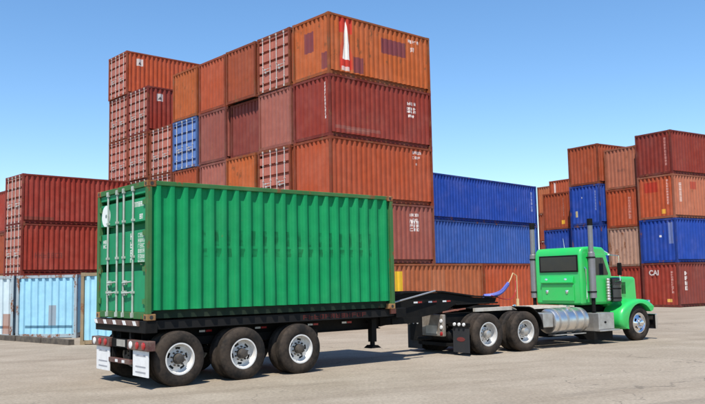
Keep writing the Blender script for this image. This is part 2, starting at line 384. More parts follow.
# ---- the tall block behind the trailer
M0, MY, MW = (-0.854, 32.003), 0.725, 2.618
PURPLE = (0.14, 0.035, 0.055)
G1 = 'containers in the tall block'
top_marks = [dict(r=(0.62, 1.30, 1.85, 2.50), c=(0.50, 0.035, 0.022)), dict(r=(0.56, 1.40, 0.35, 3.0), k='tri', c=(0.48, 0.05, 0.03), o=0.7), dict(r=(0.68, 1.28, 0.32, 0.75), c=(0.50, 0.035, 0.022)), dict(r=(0.76, 1.20, 0.72, 2.42), k='tri', c=(0.80, 0.76, 0.70)), dict(r=(0.72, 1.18, 0.24, 0.42), c=(0.75, 0.66, 0.6), o=0.7),
             dict(r=(1.36, 1.92, 0.24, 0.92), c=PURPLE, o=0.9), dict(r=(3.0, 4.55, 1.38, 2.05), c=PURPLE, o=0.95),
             dict(r=(4.65, 5.35, 2.12, 2.3), k='glyph', n=(5, 1), c=WH), dict(r=(4.85, 5.08, 1.72, 1.95), k='glyph', n=(2, 2), c=WH, thr=0.2)]
code = lambda a, z: [dict(r=(a, a+0.62, z, z+0.16), k='glyph', n=(5, 1), c=WH, o=0.9), dict(r=(a+0.05, a+0.5, z-0.22, z-0.07), k='glyph', n=(4, 1), c=WH, o=0.85), dict(r=(a+0.2, a+0.34, z-0.5, z-0.38), k='glyph', n=(2, 1), c=WH, o=0.8)]
tall = [ # column, level, colour, door, label, extra
 (0, 5, 'orange', 0, 'orange container with red and white triangle emblem, top corner of the tall block', dict(side_marks=top_marks, end_marks=[dict(r=(1.02, 1.62, 1.12, 2.0), c=PURPLE, o=0.9), dict(r=(0.12, 0.50, 0.25, 0.95), c=PURPLE, o=0.85)])),
 (0, 4, 'darkred', 0, 'dark red container directly under the orange emblem container at the block corner', dict(side_marks=[dict(r=(4.55, 5.1, 1.85, 2.02), k='glyph', n=(3, 1), c=WH), dict(r=(4.5, 5.1, 1.5, 1.78), k='glyph', n=(3, 2), c=WH, thr=.25), dict(r=(4.6, 4.95, 1.3, 1.45), k='glyph', n=(2, 1), c=WH), dict(r=(0.3, 2.9, 0.36, 0.50), c=(0.30, 0.22, 0.18), o=0.22), dict(r=(0.9, 2.2, 0.26, 0.42), c=(0.30, 0.22, 0.18), o=0.2)], end_marks=[dict(r=(0.24, 0.42, 0.75, 2.3), k='glyph', n=(1, 11), c=WH, o=0.8)])),
 (0, 3, 'orangered', 0, 'bright orange-red corner container just above the green container roof', dict(side_marks=code(4.75, 2.25))),
 (0, 2, 'dusk', 0, 'faded brownish red container with white code, right of the green container', dict(side_marks=code(4.5, 2.05)+[dict(r=(4.5, 5.1, 1.4, 1.9), k='glyph', n=(3, 3), c=WH, thr=.3)])),
 (1, 5, 'brick', 1, 'door-ended container on the top tier beside the orange emblem container', dict(endcol='doorpink')),
 (1, 4, 'pink', 0, 'pale pink blank-ended container on the tier below the top door-ended one', {}),
 (1, 3, 'brick', 1, 'red and white door-ended container just over the green container roof', dict(endcol='doorpink')),
 (1, 2, 'brick', 0, 'brick red container beneath the red and white door-ended one', {}),
 (1, 1, 'maroon', 0, 'maroon container at the base of the block, second column from its corner', {}),
 (2, 5, 'brick', 0, 'rusty red blank-ended container on top, left of the door-ended one', {}),
 (2, 4, 'maroon', 0, 'maroon container with a dark gap above it, left of the pink one', {}),
 (2, 3, 'orange', 0, 'orange container under the maroon one, showing just over the green roof', {}),
 (2, 2, 'brick', 0, 'brick red container on the second tier, third column from the block corner', {}),
 (2, 1, 'red', 0, 'red container at the base of the block, third column from its corner', {}),
 (3, 5, 'orangered', 0, 'orange-brown blank-ended container on top, third left of the emblem container', {}),
 (3, 4, 'dusk', 0, 'dusty pinkish container right beside the one with blue doors', {}),
 (3, 3, 'pink', 0, 'pale pink container half hidden by the green roof, right of the blue doors', {}),
 (3, 2, 'maroon', 0, 'maroon container on the second tier, fourth column from the block corner', {}),
 (3, 1, 'brick', 0, 'brick red container at the base of the block, fourth column from its corner', {}),
 (4, 5, 'orange', 0, 'weathered orange container on top, directly above the blue doors', {}),
 (4, 4, 'doorblue', 1, 'container with pale blue doors in the middle of the red block', dict(endcol='doorblue')),
 (4, 3, 'brick', 0, 'red container directly beneath the one with blue doors', {}),
 (4, 2, 'maroon', 0, 'maroon container two below the one with blue doors', {}),
 (4, 1, 'red', 0, 'red container at the base of the column with blue doors', {}),
 (5, 4, 'brick', 1, 'door-ended container left of the blue doors, topmost of its low column', dict(endcol='doorpink')),
 (5, 3, 'brick', 1, 'door-ended container second from the top, left of the blue-door column', dict(endcol='doorpink')),
 (5, 2, 'red', 1, 'door-ended container third from the top, left of the blue-door column', dict(endcol='doorpink')),
 (5, 1, 'red', 1, 'door-ended container at the base, left of the blue-door column', dict(endcol='doorpink')),
 (6, 5, 'darkred', 1, 'dark red container with a white square on its side, under the topmost tower container', dict(endcol='doorpink', side_marks=[dict(r=(0.58, 0.98, 1.80, 2.22), c=(0.55, 0.50, 0.47)), dict(r=(0.67, 0.89, 1.88, 2.08), k='tri', c=(0.06, 0.04, 0.04))])),
 (6, 4, 'brick', 1, 'door-ended container second in the column beside the left tower', dict(endcol='doorpink')),
 (6, 3, 'brick', 1, 'door-ended container third in the column beside the left tower', dict(endcol='doorpink')),
 (6, 2, 'red', 1, 'door-ended container fourth in the column beside the left tower', dict(endcol='doorpink')),
 (6, 1, 'maroon', 1, 'door-ended container at the base of the column beside the left tower', dict(endcol='doorpink')),
 (7, 6, 'orangered', 1, 'topmost container of the left tower with a white square on its orange-red side', dict(endcol='doorpink', side_marks=[dict(r=(0.65, 1.05, 1.80, 2.22), c=(0.55, 0.50, 0.47)), dict(r=(0.74, 0.96, 1.88, 2.08), k='tri', c=(0.06, 0.04, 0.04))])),
 (7, 5, 'brick', 1, 'door-ended container second from the top of the left tower', dict(endcol='doorpink')),
 (7, 4, 'brick', 1, 'door-ended container third from the top of the left tower', dict(endcol='doorpink')),
 (7, 3, 'brick', 1, 'door-ended container fourth from the top of the left tower', dict(endcol='doorpink')),
 (7, 2, 'red', 1, 'door-ended container second from the ground in the left tower', dict(endcol='doorpink')),
 (7, 1, 'maroon', 1, 'door-ended container at the foot of the left tower', dict(endcol='doorpink')),
]
jit = random.Random(3)
for k, lv, colr, dr, lab, ex in tall:
    ds = jit.uniform(-0.05, 0.05) if k else 0
    if (k, lv) in ((2, 4),): ds += 0.22
    container(lab, colr, place(M0, MY, ds, k*MW+(jit.uniform(-.03, .03) if k else 0), (lv-1)*PZ), MY+(jit.uniform(-.006, .006) if k else 0), door=bool(dr), group=G1, **ex)
# ground tier that runs out to the right of the block
container('long orange container on the ground between trailer and truck, yellow panel on it', 'tan', place(M0, MY, -2.86, 0), MY, L=12.192, group='containers on the ground tier',
          side_marks=[dict(r=(6.35, 6.85, 1.25, 2.25), c=(0.75, 0.48, 0.03)), dict(r=(8.6, 9.6, 0.2, 2.3), k='rect', c=(0.46, 0.22, 0.13), o=0.25)])
container('plain red container on the ground behind the hoses and the truck cab', 'orangered', place(M0, MY, 9.42, 0), MY, group='containers on the ground tier', framecol='orangered')
# ---- two long blue containers
B0, BY = (11.987, 51.856), 0.815
for lv, colr, lab in ((3, 'blue', 'long blue container on top, right of the tall red block'), (2, 'midblue', 'long faded blue container under the other blue one, right of the block'), (1, 'maroon', 'long maroon container on the ground under the two blue ones')):
    container(lab, colr, place(B0, BY, -12.192, 0, (lv-1)*PZ), BY, L=12.192, group='long containers beside the block', side_marks=[dict(r=(11.45, 11.7, 0.9, 2.2), k='glyph', n=(1, 6), c=(0.4, 0.45, 0.6), o=0.5)] if lv == 3 else ())
# ---- red stack on the left
L0, LY = (-17.086, 41.16), 0.75
for lv, colr, lab in ((3, 'redbrown', 'red container on top of the left stack, doors towards the left'), (2, 'red', 'red container second in the left stack, above the light blue ones'), (1, 'redbrown', 'red container at the base of the left stack, behind the light blue ones')):
    container(lab, colr, place(L0, LY, 0, 0, (lv-1)*PZ), LY, door=True, endcol='doorpink', group='red containers on the left',
              side_marks=([dict(r=(0.1, 1.7, 0.14, 0.36), c=(0.17, 0.05, 0.035), o=0.8)] if lv == 3 else [dict(r=(0.7, 2.2, 0.75, 1.1), k='glyph', n=(7, 1), c=(0.12, 0.035, 0.03), o=0.7, thr=0.45)]))
for lv in (3, 2, 1):
    container(('red container at the far left edge, top of the stack behind', 'red container at the far left edge, middle of the stack behind', 'red container at the far left edge, base of the stack behind')[3-lv], 'red' if lv != 2 else 'brick', place(L0, LY, 2.0, 8.0, (lv-1)*PZ), LY, group='red containers on the left')
# ---- stacks on the right
R0, RY = (18.674, 46.27), 0.593
RED2 = (0.36, 0.022, 0.016)
GR = 'containers in the right stacks'
vert = lambda a: [dict(r=(a, a+0.26, 0.95, 2.10), k='glyph', n=(1, 4), c=WH, o=0.85)]
container('dark red container on top of the nearest right-hand stack', 'darkred', place(R0, RY, 0, 0, 3*PZ), RY, group=GR, end_marks=[dict(r=(0.36, 0.48, 0.5, 2.2), k='glyph', n=(1, 9), c=(0.5, 0.25, 0.22), o=.8)])
container('faded orange container with red patch and tall white lettering, right-hand stack', 'salmon', place(R0, RY, 0, 0, 2*PZ), RY, group=GR, endcol='orangered', side_marks=vert(0.57)+[dict(r=(1.75, 2.35, 1.75, 2.2), c=RED2, o=0.7)],
          end_marks=[dict(r=(1.05, 2.0, 1.6, 2.2), c=RED2, o=0.8), dict(r=(0.62, 0.86, 0.28, 0.55), c=(0.7, 0.36, 0.05)), dict(r=(0.36, 0.48, 0.8, 2.3), k='glyph', n=(1, 9), c=(0.6, 0.4, 0.36), o=.8)])
container('blue container in the nearest right-hand stack, second from the ground', 'blue', place(R0, RY, 0, 0, PZ), RY, group=GR, end_marks=[dict(r=(0.2, 0.5, 1.1, 2.35), c=(0.35, 0.4, 0.5), o=0.4), dict(r=(1.0, 1.12, 1.5, 1.62), c=WH)])
cai = container('dull red container with white letters at the foot of the right-hand stack', 'maroon', place(R0, RY, 0, 0, 0), RY, group=GR, endcol='red', side_marks=vert(0.66)+[dict(r=(2.2, 4.2, 0.9, 1.6), c=(0.26, 0.05, 0.045), o=0.5)],
          end_marks=[dict(r=(0.50, 0.82, 0.30, 0.48), c=(0.7, 0.42, 0.1)), dict(r=(0.38, 0.50, 0.8, 2.1), k='glyph', n=(1, 9), c=(0.6, 0.4, 0.36), o=.8)])
def lettering(text, size, mat, parent, loc, basis, name='lettering'):
    cu = bpy.data.curves.new(name, 'FONT'); cu.body = text; cu.size = size; cu.extrude = 0.002; cu.align_x = 'CENTER'; cu.align_y = 'CENTER'; cu.offset = 0.012
    to = bpy.data.objects.new(name, cu); COL.objects.link(to)
    me = bpy.data.meshes.new_from_object(to.evaluated_get(bpy.context.evaluated_depsgraph_get())); COL.objects.unlink(to); bpy.data.objects.remove(to)
    me.transform(basis.to_4x4())
    if not me.materials: me.materials.append(None)
    return link(name, me, mat, parent, loc)
WPRINT = plain('worn_white_print', (0.62, 0.55, 0.52), 0.7, 0, 0.5)
END_BASIS = Matrix(((0, 0, -1), (-1, 0, 0), (0, 1, 0)))       # text facing -x, reading towards -y
lettering('CAI', 0.42, WPRINT, cai, (0.009, 1.62, 2.0), END_BASIS)
h2 = [2.438, 2.438, 2.438, 2.591]; z = 0
C2 = (17.556, 48.85)
for i, (colr, lab) in enumerate((('red', 'red container at the ground, mostly hidden by the green hood'), ('weathered', 'heavily rusted pale container behind the truck, second from the ground'), ('orangered', 'orange container between rusted and salmon ones in the second right stack'), ('salmon', 'salmon container on top of the second stack from the right'))):
    container(lab, colr, place(C2, RY, 0, 0, z), RY, H=h2[i], group=GR, end_marks=[dict(r=(0.62, 0.8, 0.5, 1.9), k='glyph', n=(1, 8), c=(0.6, 0.4, 0.36), o=.6)] if i == 2 else ([dict(r=(0.95, 1.5, 1.05, 1.25), k='glyph', n=(4, 1), c=(0.16, 0.07, 0.05), thr=.55)] if i == 3 else ()))
    z += h2[i]+0.002
C3 = (15.74, 50.70)
for lv, colr, lab in ((1, 'red', 'red container on the ground, base of the third stack behind the cab'), (2, 'blue', 'lower blue container behind the truck cab, third stack from the right'), (3, 'blue', 'upper blue container behind the truck cab with a small pale sticker'), (4, 'brick', 'orange-red container on top of two blue ones behind the cab')):
    container(lab, colr, place(C3, RY, 0, 0, (lv-1)*PZ), RY, group=GR, end_marks=[dict(r=(1.85, 2.05, 0.55, 0.95), c=(0.55, 0.45, 0.2)), dict(r=(0.3, 0.45, 0.9, 2.2), k='glyph', n=(1, 7), c=(0.4, 0.45, 0.6), o=.7), dict(r=(1.4, 1.5, 1.75, 1.85), c=WH)] if lv == 3 else ())
C4 = (14.964, 54.94)
for lv, colr, lab in ((1, 'maroon', 'maroon container on the ground behind the cab, fourth stack from the right'), (2, 'blue', 'blue container low behind the truck cab roof, under the orange one'), (3, 'orangered', 'orange container with yellow sticker just right of the long blue ones')):
    container(lab, colr, place(C4, RY, 0, 0, (lv-1)*PZ), RY, group=GR, end_marks=[dict(r=(0.5, 0.78, 0.35, 0.62), c=(0.75, 0.42, 0.04)), dict(r=(0.55, 0.66, 0.9, 2.2), k='glyph', n=(1, 8), c=(0.6, 0.4, 0.36), o=.6)] if lv == 3 else ())
for nm, (ax, ay), cs in (('first', (18.92, 68.85), ('maroon', 'brick', 'red', 'orangered')), ('second', (18.90, 73.45), ('red', 'maroon', 'brick', 'tan'))):
    for lv in (1, 2, 3, 4):
        pos = 'nearer' if nm == 'first' else 'farther'
        container('%s container of the %s far-off stack behind the right stacks' % (('lowest', 'second lowest', 'second highest', 'topmost')[lv-1], pos), cs[lv-1], place((ax, ay), RY, 0, 0, (lv-1)*PZ), RY, group='far stacks', end_marks=[dict(r=(1.75, 1.9, 1.2, 2.4), c=WH, o=.7)] if lv == 4 and nm == 'first' else ())

# ---- small light blue containers on the left, with a kerb of timbers in front
LBH = 2.32
SLOTM = dict(r=(0.18, 2.1, 0.36, 0.46), c=(0.03, 0.10, 0.16), o=0.9)
def small(label, col, loc, yaw, marks, fc='paleblue'):   # its blank end faces the camera
    return container(label, col, loc, yaw, L=3.0, H=LBH, group='light blue containers', end_marks=marks, framecol=fc)
LBY = math.radians(80)
RUSTC = (0.30, 0.10, 0.03)
small('light blue container end with a dark slot along its foot, left of the trailer', 'lightblue', (-10.21, 29.60, 0.0), LBY, [SLOTM, dict(r=(0.82, 1.12, 0.46, 1.2), c=(0.24, 0.24, 0.26), o=0.85)])
small('whitish blue container end with rusty post at the far left edge', 'paleblue', (-12.73, 30.05, 0.0), LBY, [SLOTM, dict(r=(0.1, 0.45, 0.0, 0.9), c=RUSTC, o=0.8)])
small('light blue container with beige corner post right beside the green container', 'lightblue', (-6.46, 25.65, 0.0), LBY, [], 'beige')
TIMBER = plain('old_dark_timber', (0.055, 0.045, 0.036), 0.9, 0, 0.6, 0.3)
kerb_labels = ('dark timber sleeper lying nearest the trailer along the left containers', 'dark timber sleeper in the middle of the row before the light blue end', 'dark timber sleeper farthest left before the whitish container')
p0, p1 = Vector((-9.15, 26.1, 0)), Vector((-13.3, 29.75, 0)); dv = p1-p0; ang = math.atan2(dv.y, dv.x)
for i in range(3):
    mb = MB(); Ln = dv.length/3-0.06
    for j in range(6):
        a, b = j*Ln/6, (j+1)*Ln/6; mb.box(a, b, -0.1+0.006*random.random(), 0.1, 0.0, 0.17+0.015*random.random())
    o = link('timber_sleeper', mb.mesh('timber_sleeper'), TIMBER, None, p0+dv*(i/3), ang+random.uniform(-.02, .02))
    o['label'] = kerb_labels[i]; o['category'] = 'timber'; o['group'] = 'timber sleepers'

# ------------------------------------------------------------------ vehicle materials
BLACK = plain('black_chassis_paint', (0.006, 0.006, 0.006), 0.65, 0, 0.3, 0.10, dustc=(0.07, 0.058, 0.046), spec=0.12)
TYRE = plain('dusty_tyre_rubber', (0.014, 0.013, 0.012), 0.8, 0, 0.2, 0.55, dustc=(0.095, 0.070, 0.052), scale=3.0, spec=0.15)
RIMW = plain('white_rim_paint', (0.70, 0.69, 0.66), 0.45, 0, 0.2, 0.25, scale=9)
RIMA = plain('satin_aluminium_rim', (0.70, 0.69, 0.67), 0.38, 0.45, 0.25, 0.25, scale=9)
HUBD = plain('greasy_dark_hub', (0.045, 0.04, 0.036), 0.6, 0.3, 0.4, 0.2)
ALU = plain('polished_aluminium', (0.80, 0.79, 0.77), 0.34, 1.0, 0.25, 0.22, dustc=(0.42, 0.34, 0.26))
CHROME = plain('chrome', (0.82, 0.82, 0.84), 0.10, 1.0, 0.08)
DCHROME = plain('dark_reflection_chrome', (0.10, 0.105, 0.115), 0.18, 1.0, 0.2)  # canister chrome with its dark reflection put into the base colour
DULLALU = plain('dull_aluminium', (0.58, 0.56, 0.53), 0.42, 0.8, 0.35, 0.35, dustc=(0.36, 0.30, 0.23))
REDL = plain('red_lamp_lens', (0.36, 0.012, 0.012), 0.25, 0, 0.3)
WHITE = plain('white_plastic', (0.75, 0.75, 0.74), 0.5, 0, 0.15, 0.15)
AMBER = plain('amber_lens', (0.75, 0.28, 0.02), 0.25, 0, 0.1)
MAROONP = plain('dark_maroon_bumper_paint', (0.075, 0.018, 0.016), 0.5, 0, 0.4, 0.3)
GREENP = plain('bright_green_truck_paint', (0.015, 0.47, 0.088), 0.32, 0, 0.12, 0.12, coat=0.45, scale=2.0, dustc=(0.20, 0.30, 0.16))
GLASS = plain('dark_tinted_glass', (0.008, 0.010, 0.016), 0.06, 0, 0.0)
DECK = plain('pale_deck_plate', (0.58, 0.53, 0.45), 0.65, 0.1, 0.35, 0.4, dustc=(0.42, 0.36, 0.28))
STACKM = plain('grey_exhaust_metal', (0.27, 0.26, 0.27), 0.4, 0.6, 0.3, 0.2)
BLUEH = plain('blue_air_hose', (0.13, 0.16, 0.50), 0.5, 0, 0.2)
YELL = plain('faded_yellow_hose', (0.55, 0.40, 0.20), 0.5, 0, 0.2)
RUSTP = plain('rusty_red_oxide_steel', (0.28, 0.075, 0.045), 0.8, 0, 0.5, 0.3)
WORNSTEEL = plain('worn_grey_steel', (0.34, 0.30, 0.26), 0.6, 0.3, 0.6, 0.5, dustc=(0.2, 0.15, 0.1))
RAILP = paint('black_rail_with_faded_red_letters', (0.010, 0.010, 0.010), 0.05, 0.0, [dict(r=(3.55, 5.3, 1.08, 1.20), k='glyph', n=(12, 1), c=(0.12, 0.018, 0.014), o=0.6)], 0.03, 0.6)
RUBB = plain('black_mud_flap_rubber', (0.028, 0.030, 0.034), 0.7, 0, 0.2, 0.15, dustc=(0.10, 0.085, 0.07), spec=0.2)

def tyre_mesh(R, wd):
    mb = MB(); rim = 0.292
    pr = [(0.035, rim-0.012), (0.012, rim+0.02), (0.0, rim+0.09), (0.006, R-0.09), (0.022, R-0.03), (0.045, R-0.006)]
    n = 5; a, b = 0.06, wd-0.06
    for i in range(n):
        x0 = a+(b-a)*i/n; x1 = a+(b-a)*(i+1)/n; g = 0.008
        pr += [(x0+g, R), (x1-g, R)] + ([(x1-g+0.001, R-0.014), (x1+g-0.001, R-0.014)] if i < n-1 else [])
    pr += [(wd-y, r) for y, r in pr[5::-1]]
    mb.lathe(pr, 56); me = mb.mesh('tyre', True); return me
def rim_mesh(dish, wd):
    mb = MB(); d = dish
    if d > 0: pr = [(0.045, 0.296), (0.018, 0.298), (0.018, 0.272), (0.05, 0.262), (d-0.02, 0.252), (d, 0.240), (d-0.004, 0.215), (d-0.012, 0.172), (d-0.022, 0.148), (d-0.03, 0.0)]
    else: pr = [(0.045, 0.296), (0.018, 0.298), (0.018, 0.272), (0.045, 0.262), (0.055, 0.250), (0.045, 0.235), (0.035, 0.212), (0.005, 0.168), (-0.015, 0.150), (-0.02, 0.0)]
    mb.lathe(pr, 50, skip=lambda i, k: i == 6 and (k % 10) in (4, 5, 6, 7))
    # barrel behind the disc
    mb.lathe([(0.05, 0.262), (wd-0.03, 0.262), (wd-0.03, 0.29)], 50)
    return mb.mesh('wheel', True)
def hub_mesh(dish, out):
    mb = MB(); d = dish-0.03 if dish > 0 else -0.02
    mb.lathe([(d+0.03, 0.105), (d-out*0.4, 0.10), (d-out, 0.085), (d-out-0.01, 0.06), (d-out-0.012, 0.0)], 24)
    for k in range(10):
        a = 2*PI*k/10; x, z = 0.135*math.sin(a), 0.135*math.cos(a)
        mb.tube([(x, d+0.02, z), (x, d-0.035, z)], 0.017, 6)
    return mb.mesh('hub', True)
def wheel(parent, x, y, side, R=0.515, wd=0.28, dish=0.15, rim=None, hub=None, out=0.10, seed=0, turn=0.0):
    """outer face at y, facing -y when side is -1"""
    rz = (0 if side < 0 else PI) + turn
    o = link('wheel', cached(('rim', dish, wd), lambda: rim_mesh(dish, wd)), rim, parent, (x, y, R-0.010), rz)
    t = link('tyre', cached(('tyre', R, wd), lambda: tyre_mesh(R, wd)), TYRE, o)
    link('hub', cached(('hub', dish, out), lambda: hub_mesh(dish, out)), hub or HUBD, o)
    o.rotation_euler = (0, seed*0.7, rz)
    return o

# ------------------------------------------------------------------ container trailer (local: x forward, y across from the near side, z up)
G0, GY, GZ = (-3.780, 14.686), 0.679, 1.234
T = thing('container_trailer', 'black three-axle container trailer carrying the green container', 'trailer', (G0[0], G0[1], 0), GY)
YC = CW/2
def ibeam(mb, x0, x1, yc, z0, z1, fl=0.07, tw=0.012):
    mb.box(x0, x1, yc-fl, yc+fl, z1-0.02, z1); mb.box(x0, x1, yc-fl, yc+fl, z0, z0+0.02); mb.box(x0, x1, yc-tw, yc+tw, z0+0.021, z1-0.021)
for yc in (YC-0.5, YC+0.5):
    mb = MB(); ibeam(mb, 0.225, 6.15, yc, 0.76, 1.225); link('main_beam', mb.mesh('main_beam'), BLACK, T)
    # gooseneck rises ahead of the container and comes down to the kingpin plate
    mb = MB(); mb.prism([(6.155, 0.80), (6.6, 0.86), (8.3, 1.06), (8.65, 1.21), (10.25, 1.26), (10.3, 1.36), (9.4, 1.40), (8.2, 1.55), (6.9, 1.555), (6.2, 1.40), (6.16, 1.0)], yc-0.06, yc+0.06)
    link('gooseneck_beam', mb.mesh('gooseneck_beam'), BLACK, T, bevel=0.008, bseg=1)
    mb = MB(); mb.prism([(6.14, 1.445), (6.9, 1.60), (8.2, 1.595), (9.4, 1.445), (10.3, 1.40), (10.3, 1.365), (9.4, 1.41), (8.2, 1.556), (6.9, 1.561), (6.16, 1.405)], yc-0.12, yc+0.12)
    link('gooseneck_flange', mb.mesh('gooseneck_flange'), BLACK, T)
for x in (0.9, 1.7, 2.5, 3.3, 4.1, 4.9, 5.6):
    mb = MB(); mb.box(x-0.05, x+0.05, YC-0.485, YC+0.485, 0.90, 1.12); link('crossmember', mb.mesh('crossmember'), BLACK, T)
for x in (6.9, 7.9, 8.7, 9.4, 10.1):
    mb = MB(); mb.box(x-0.05, x+0.05, YC-0.435, YC+0.435, 1.2, 1.34); link('crossmember', mb.mesh('crossmember'), BLACK, T)
mb = MB(); mb.box(8.7, 10.3, YC-0.62, YC+0.62, 1.215, 1.255); mb.tube([(9.5, YC, 1.10), (9.5, YC, 1.22)], 0.045, 14); link('kingpin_plate', mb.mesh('kingpin_plate'), BLACK, T, bevel=0.01, bseg=1)
mb = MB(); mb.box(6.15, 6.45, 0.06, CW-0.06, 1.02, 1.24); link('front_bolster', mb.mesh('front_bolster'), BLACK, T, bevel=0.012)
mb = MB(); mb.box(-0.02, 0.22, 0.02, CW-0.02, 1.0, 1.228); link('rear_bolster', mb.mesh('rear_bolster'), BLACK, T, bevel=0.012)
for y in (0.08, CW-0.20):
    mb = MB(); mb.box(6.0, 6.2, y, y+0.12, 1.12, 1.236); link('twist_lock', mb.mesh('twist_lock'), RUSTP, T)
mb = MB(); mb.tube([(6.2, YC-0.66, 1.30), (7.9, YC-0.66, 1.60)], 0.022, 8); link('stay_rod', mb.mesh('stay_rod'), DULLALU, T)
# rear tail: striped board, lamp boxes, flaps, guard bar
mb = MB(); mb.box(-0.05, -0.022, 0.28, CW-0.05, 1.13, 1.225); sb = link('striped_board', mb.mesh('striped_board'), MAROONP, T)
for k in range(5):
    y = 0.34+k*0.47
    mb = MB(); mb.hexa([(-0.056, y, 1.137), (-0.051, y, 1.137), (-0.051, y+0.13, 1.137), (-0.056, y+0.13, 1.137), (-0.056, y+0.06, 1.218), (-0.051, y+0.06, 1.218), (-0.051, y+0.19, 1.218), (-0.056, y+0.19, 1.218)])
    link('white_stripe', mb.mesh('white_stripe'), WHITE, sb)
for y0 in (-0.16, 1.62):
    mb = MB(); mb.box(-0.06, 0.10, y0, y0+0.90, 0.69, 0.87); lb = link('lamp_box', mb.mesh('lamp_box'), MAROONP, T, bevel=0.012)
    for k in range(3):
        y = y0+0.17+k*0.28
        mb = MB(); mb.lathe([(0.0, 0.07), (0.014, 0.066), (0.02, 0.05), (0.022, 0.0)], 16)
        for v in mb.bm.verts: v.co = Vector((-v.co.y, v.co.x, v.co.z))
        link('tail_lamp', mb.mesh('tail_lamp', True), REDL if k != 2 else WHITE, lb, (-0.061, y, 0.78))
    mb = MB(); mb.box(-0.02, 0.0, y0+0.06, y0+0.72, 0.22, 0.69)
    fl = mb.mesh('mud_flap'); f = link('mud_flap', fl, WHITE, T)
    f['label'] = 'white mud flap'
    for zz in (0.60, 0.40, 0.30):
        mb = MB(); mb.box(-0.024, -0.0205, y0+0.16, y0+0.60, zz-0.012, zz+0.012); link('print_line', mb.mesh('print_line'), plain('grey_print', (0.34, 0.34, 0.36), 0.6) if zz == 0.60 else bpy.data.materials['grey_print'], f)
mb = MB(); mb.box(-0.03, 0.05, 0.66, 1.70, 0.40, 0.49); link('guard_bar', mb.mesh('guard_bar'), MAROONP, T, bevel=0.01)
for y in (0.98, 1.30):
    mb = MB(); mb.box(-0.036, -0.031, y-0.06, y+0.06, 0.42, 0.47); link('reflector', mb.mesh('reflector'), WHITE, T)
mb = MB(); mb.box(0.0, 0.1, 0.66, 1.70, 0.70, 0.86); link('tail_crossbar', mb.mesh('tail_crossbar'), BLACK, T)
mb = MB(); mb.box(-0.012, -0.004, 0.95, 1.35, 0.72, 0.85); link('number_plate', mb.mesh('number_plate'), DULLALU, T)
for y in (0.75, 1.60):
    mb = MB(); mb.box(0.02, 0.09, y, y+0.07, 0.49, 1.0); link('guard_upright', mb.mesh('guard_upright'), BLACK, T)
# axles, springs and wheels
for i, x in enumerate((0.66, 2.03, 3.40)):
    mb = MB(); mb.tube([(x, 0.2, 0.515), (x, CW-0.2, 0.515)], 0.075, 14); link('axle', mb.mesh('axle', True), BLACK, T)
    for yc in (YC-0.5, YC+0.5):
        mb = MB()
        for j in range(4): mb.box(x-0.55+j*0.1, x+0.55-j*0.1, yc-0.04, yc+0.04, 0.60+j*0.03, 0.627+j*0.03)
        mb.box(x+0.56, x+0.66, yc-0.06, yc+0.06, 0.56, 0.80); mb.box(x-0.09, x+0.09, yc-0.06, yc+0.06, 0.46, 0.60)
        link('leaf_spring', mb.mesh('leaf_spring'), BLACK, T)
    for sd, yo, yi in ((-1, -0.03, 0.26), (1, CW+0.03, CW-0.26)):
        wheel(T, x, yo, sd, wd=0.25, rim=RIMW, seed=i+sd, dish=0.15, out=0.11)
        wheel(T, x, yi, sd, wd=0.25, rim=RIMW, seed=i*2+sd, dish=0.15, out=0.02)
for yc, sgn in ((0.16, -1), (CW-0.16, 1)):
    mb = MB(); mb.box(0.23, 6.14, yc-0.03, yc+0.03, 1.06, 1.225); orl = link('outer_rail', mb.mesh('outer_rail'), RAILP if sgn < 0 else BLACK, T)
    for x in (0.9, 1.7, 2.5, 3.3, 4.1, 4.9, 5.6):
        mb = MB(); mb.prism([(x-0.04, 1.08), (x+0.04, 1.08), (x+0.04, 1.2), (x-0.04, 1.2)], *sorted((yc-sgn*0.031, YC+sgn*0.575))); link('outrigger', mb.mesh('outrigger'), BLACK, T)
    mb = MB(); mb.box(0.3, 4.25, YC+sgn*0.62-0.05, YC+sgn*0.62+0.05, 0.70, 0.86); link('bogie_frame', mb.mesh('bogie_frame'), BLACK, T)
# landing legs, air tank, side reflectors
for y in (0.52,):
    mb = MB(); mb.box(5.72, 5.86, y-0.07, y+0.07, 0.48, 1.0); mb.box(5.75, 5.83, y-0.04, y+0.04, 0.40, 0.48); mb.prism([(5.63, 0.34), (5.95, 0.34), (5.85, 0.405), (5.73, 0.405)], y-0.13, y+0.13)
    link('landing_leg', mb.mesh('landing_leg'), BLACK, T)
mb = MB(); mb.tube([(5.79, 0.6, 0.92), (5.79, CW-0.6, 0.92)], 0.03, 8); link('leg_shaft', mb.mesh('leg_shaft'), BLACK, T)
mb = MB(); mb.lathe([(-0.45, 0.0), (-0.44, 0.09), (-0.40, 0.12), (0.40, 0.12), (0.44, 0.09), (0.45, 0.0)], 20); link('air_tank', mb.mesh('air_tank', True), BLACK, T, (4.3, YC, 0.93))
mb = MB(); mb.box(6.2, 7.1, 0.28, 0.34, 0.86, 1.0); link('side_rail', mb.mesh('side_rail'), BLACK, T)
for i, x in enumerate((1.4, 2.7, 4.05, 5.0, 7.25, 7.75, 8.25)):
    yb, zb = (YC-0.573, 0.95) if x < 6 else (YC-0.563, 1.33)
    for k, mt in ((0, WHITE), (1, REDL)):
        mb = MB(); mb.box(x+k*0.15, x+k*0.15+0.13, yb-0.006, yb-0.0005, zb-0.02, zb+0.02); link('reflector', mb.mesh('reflector'), mt, T)

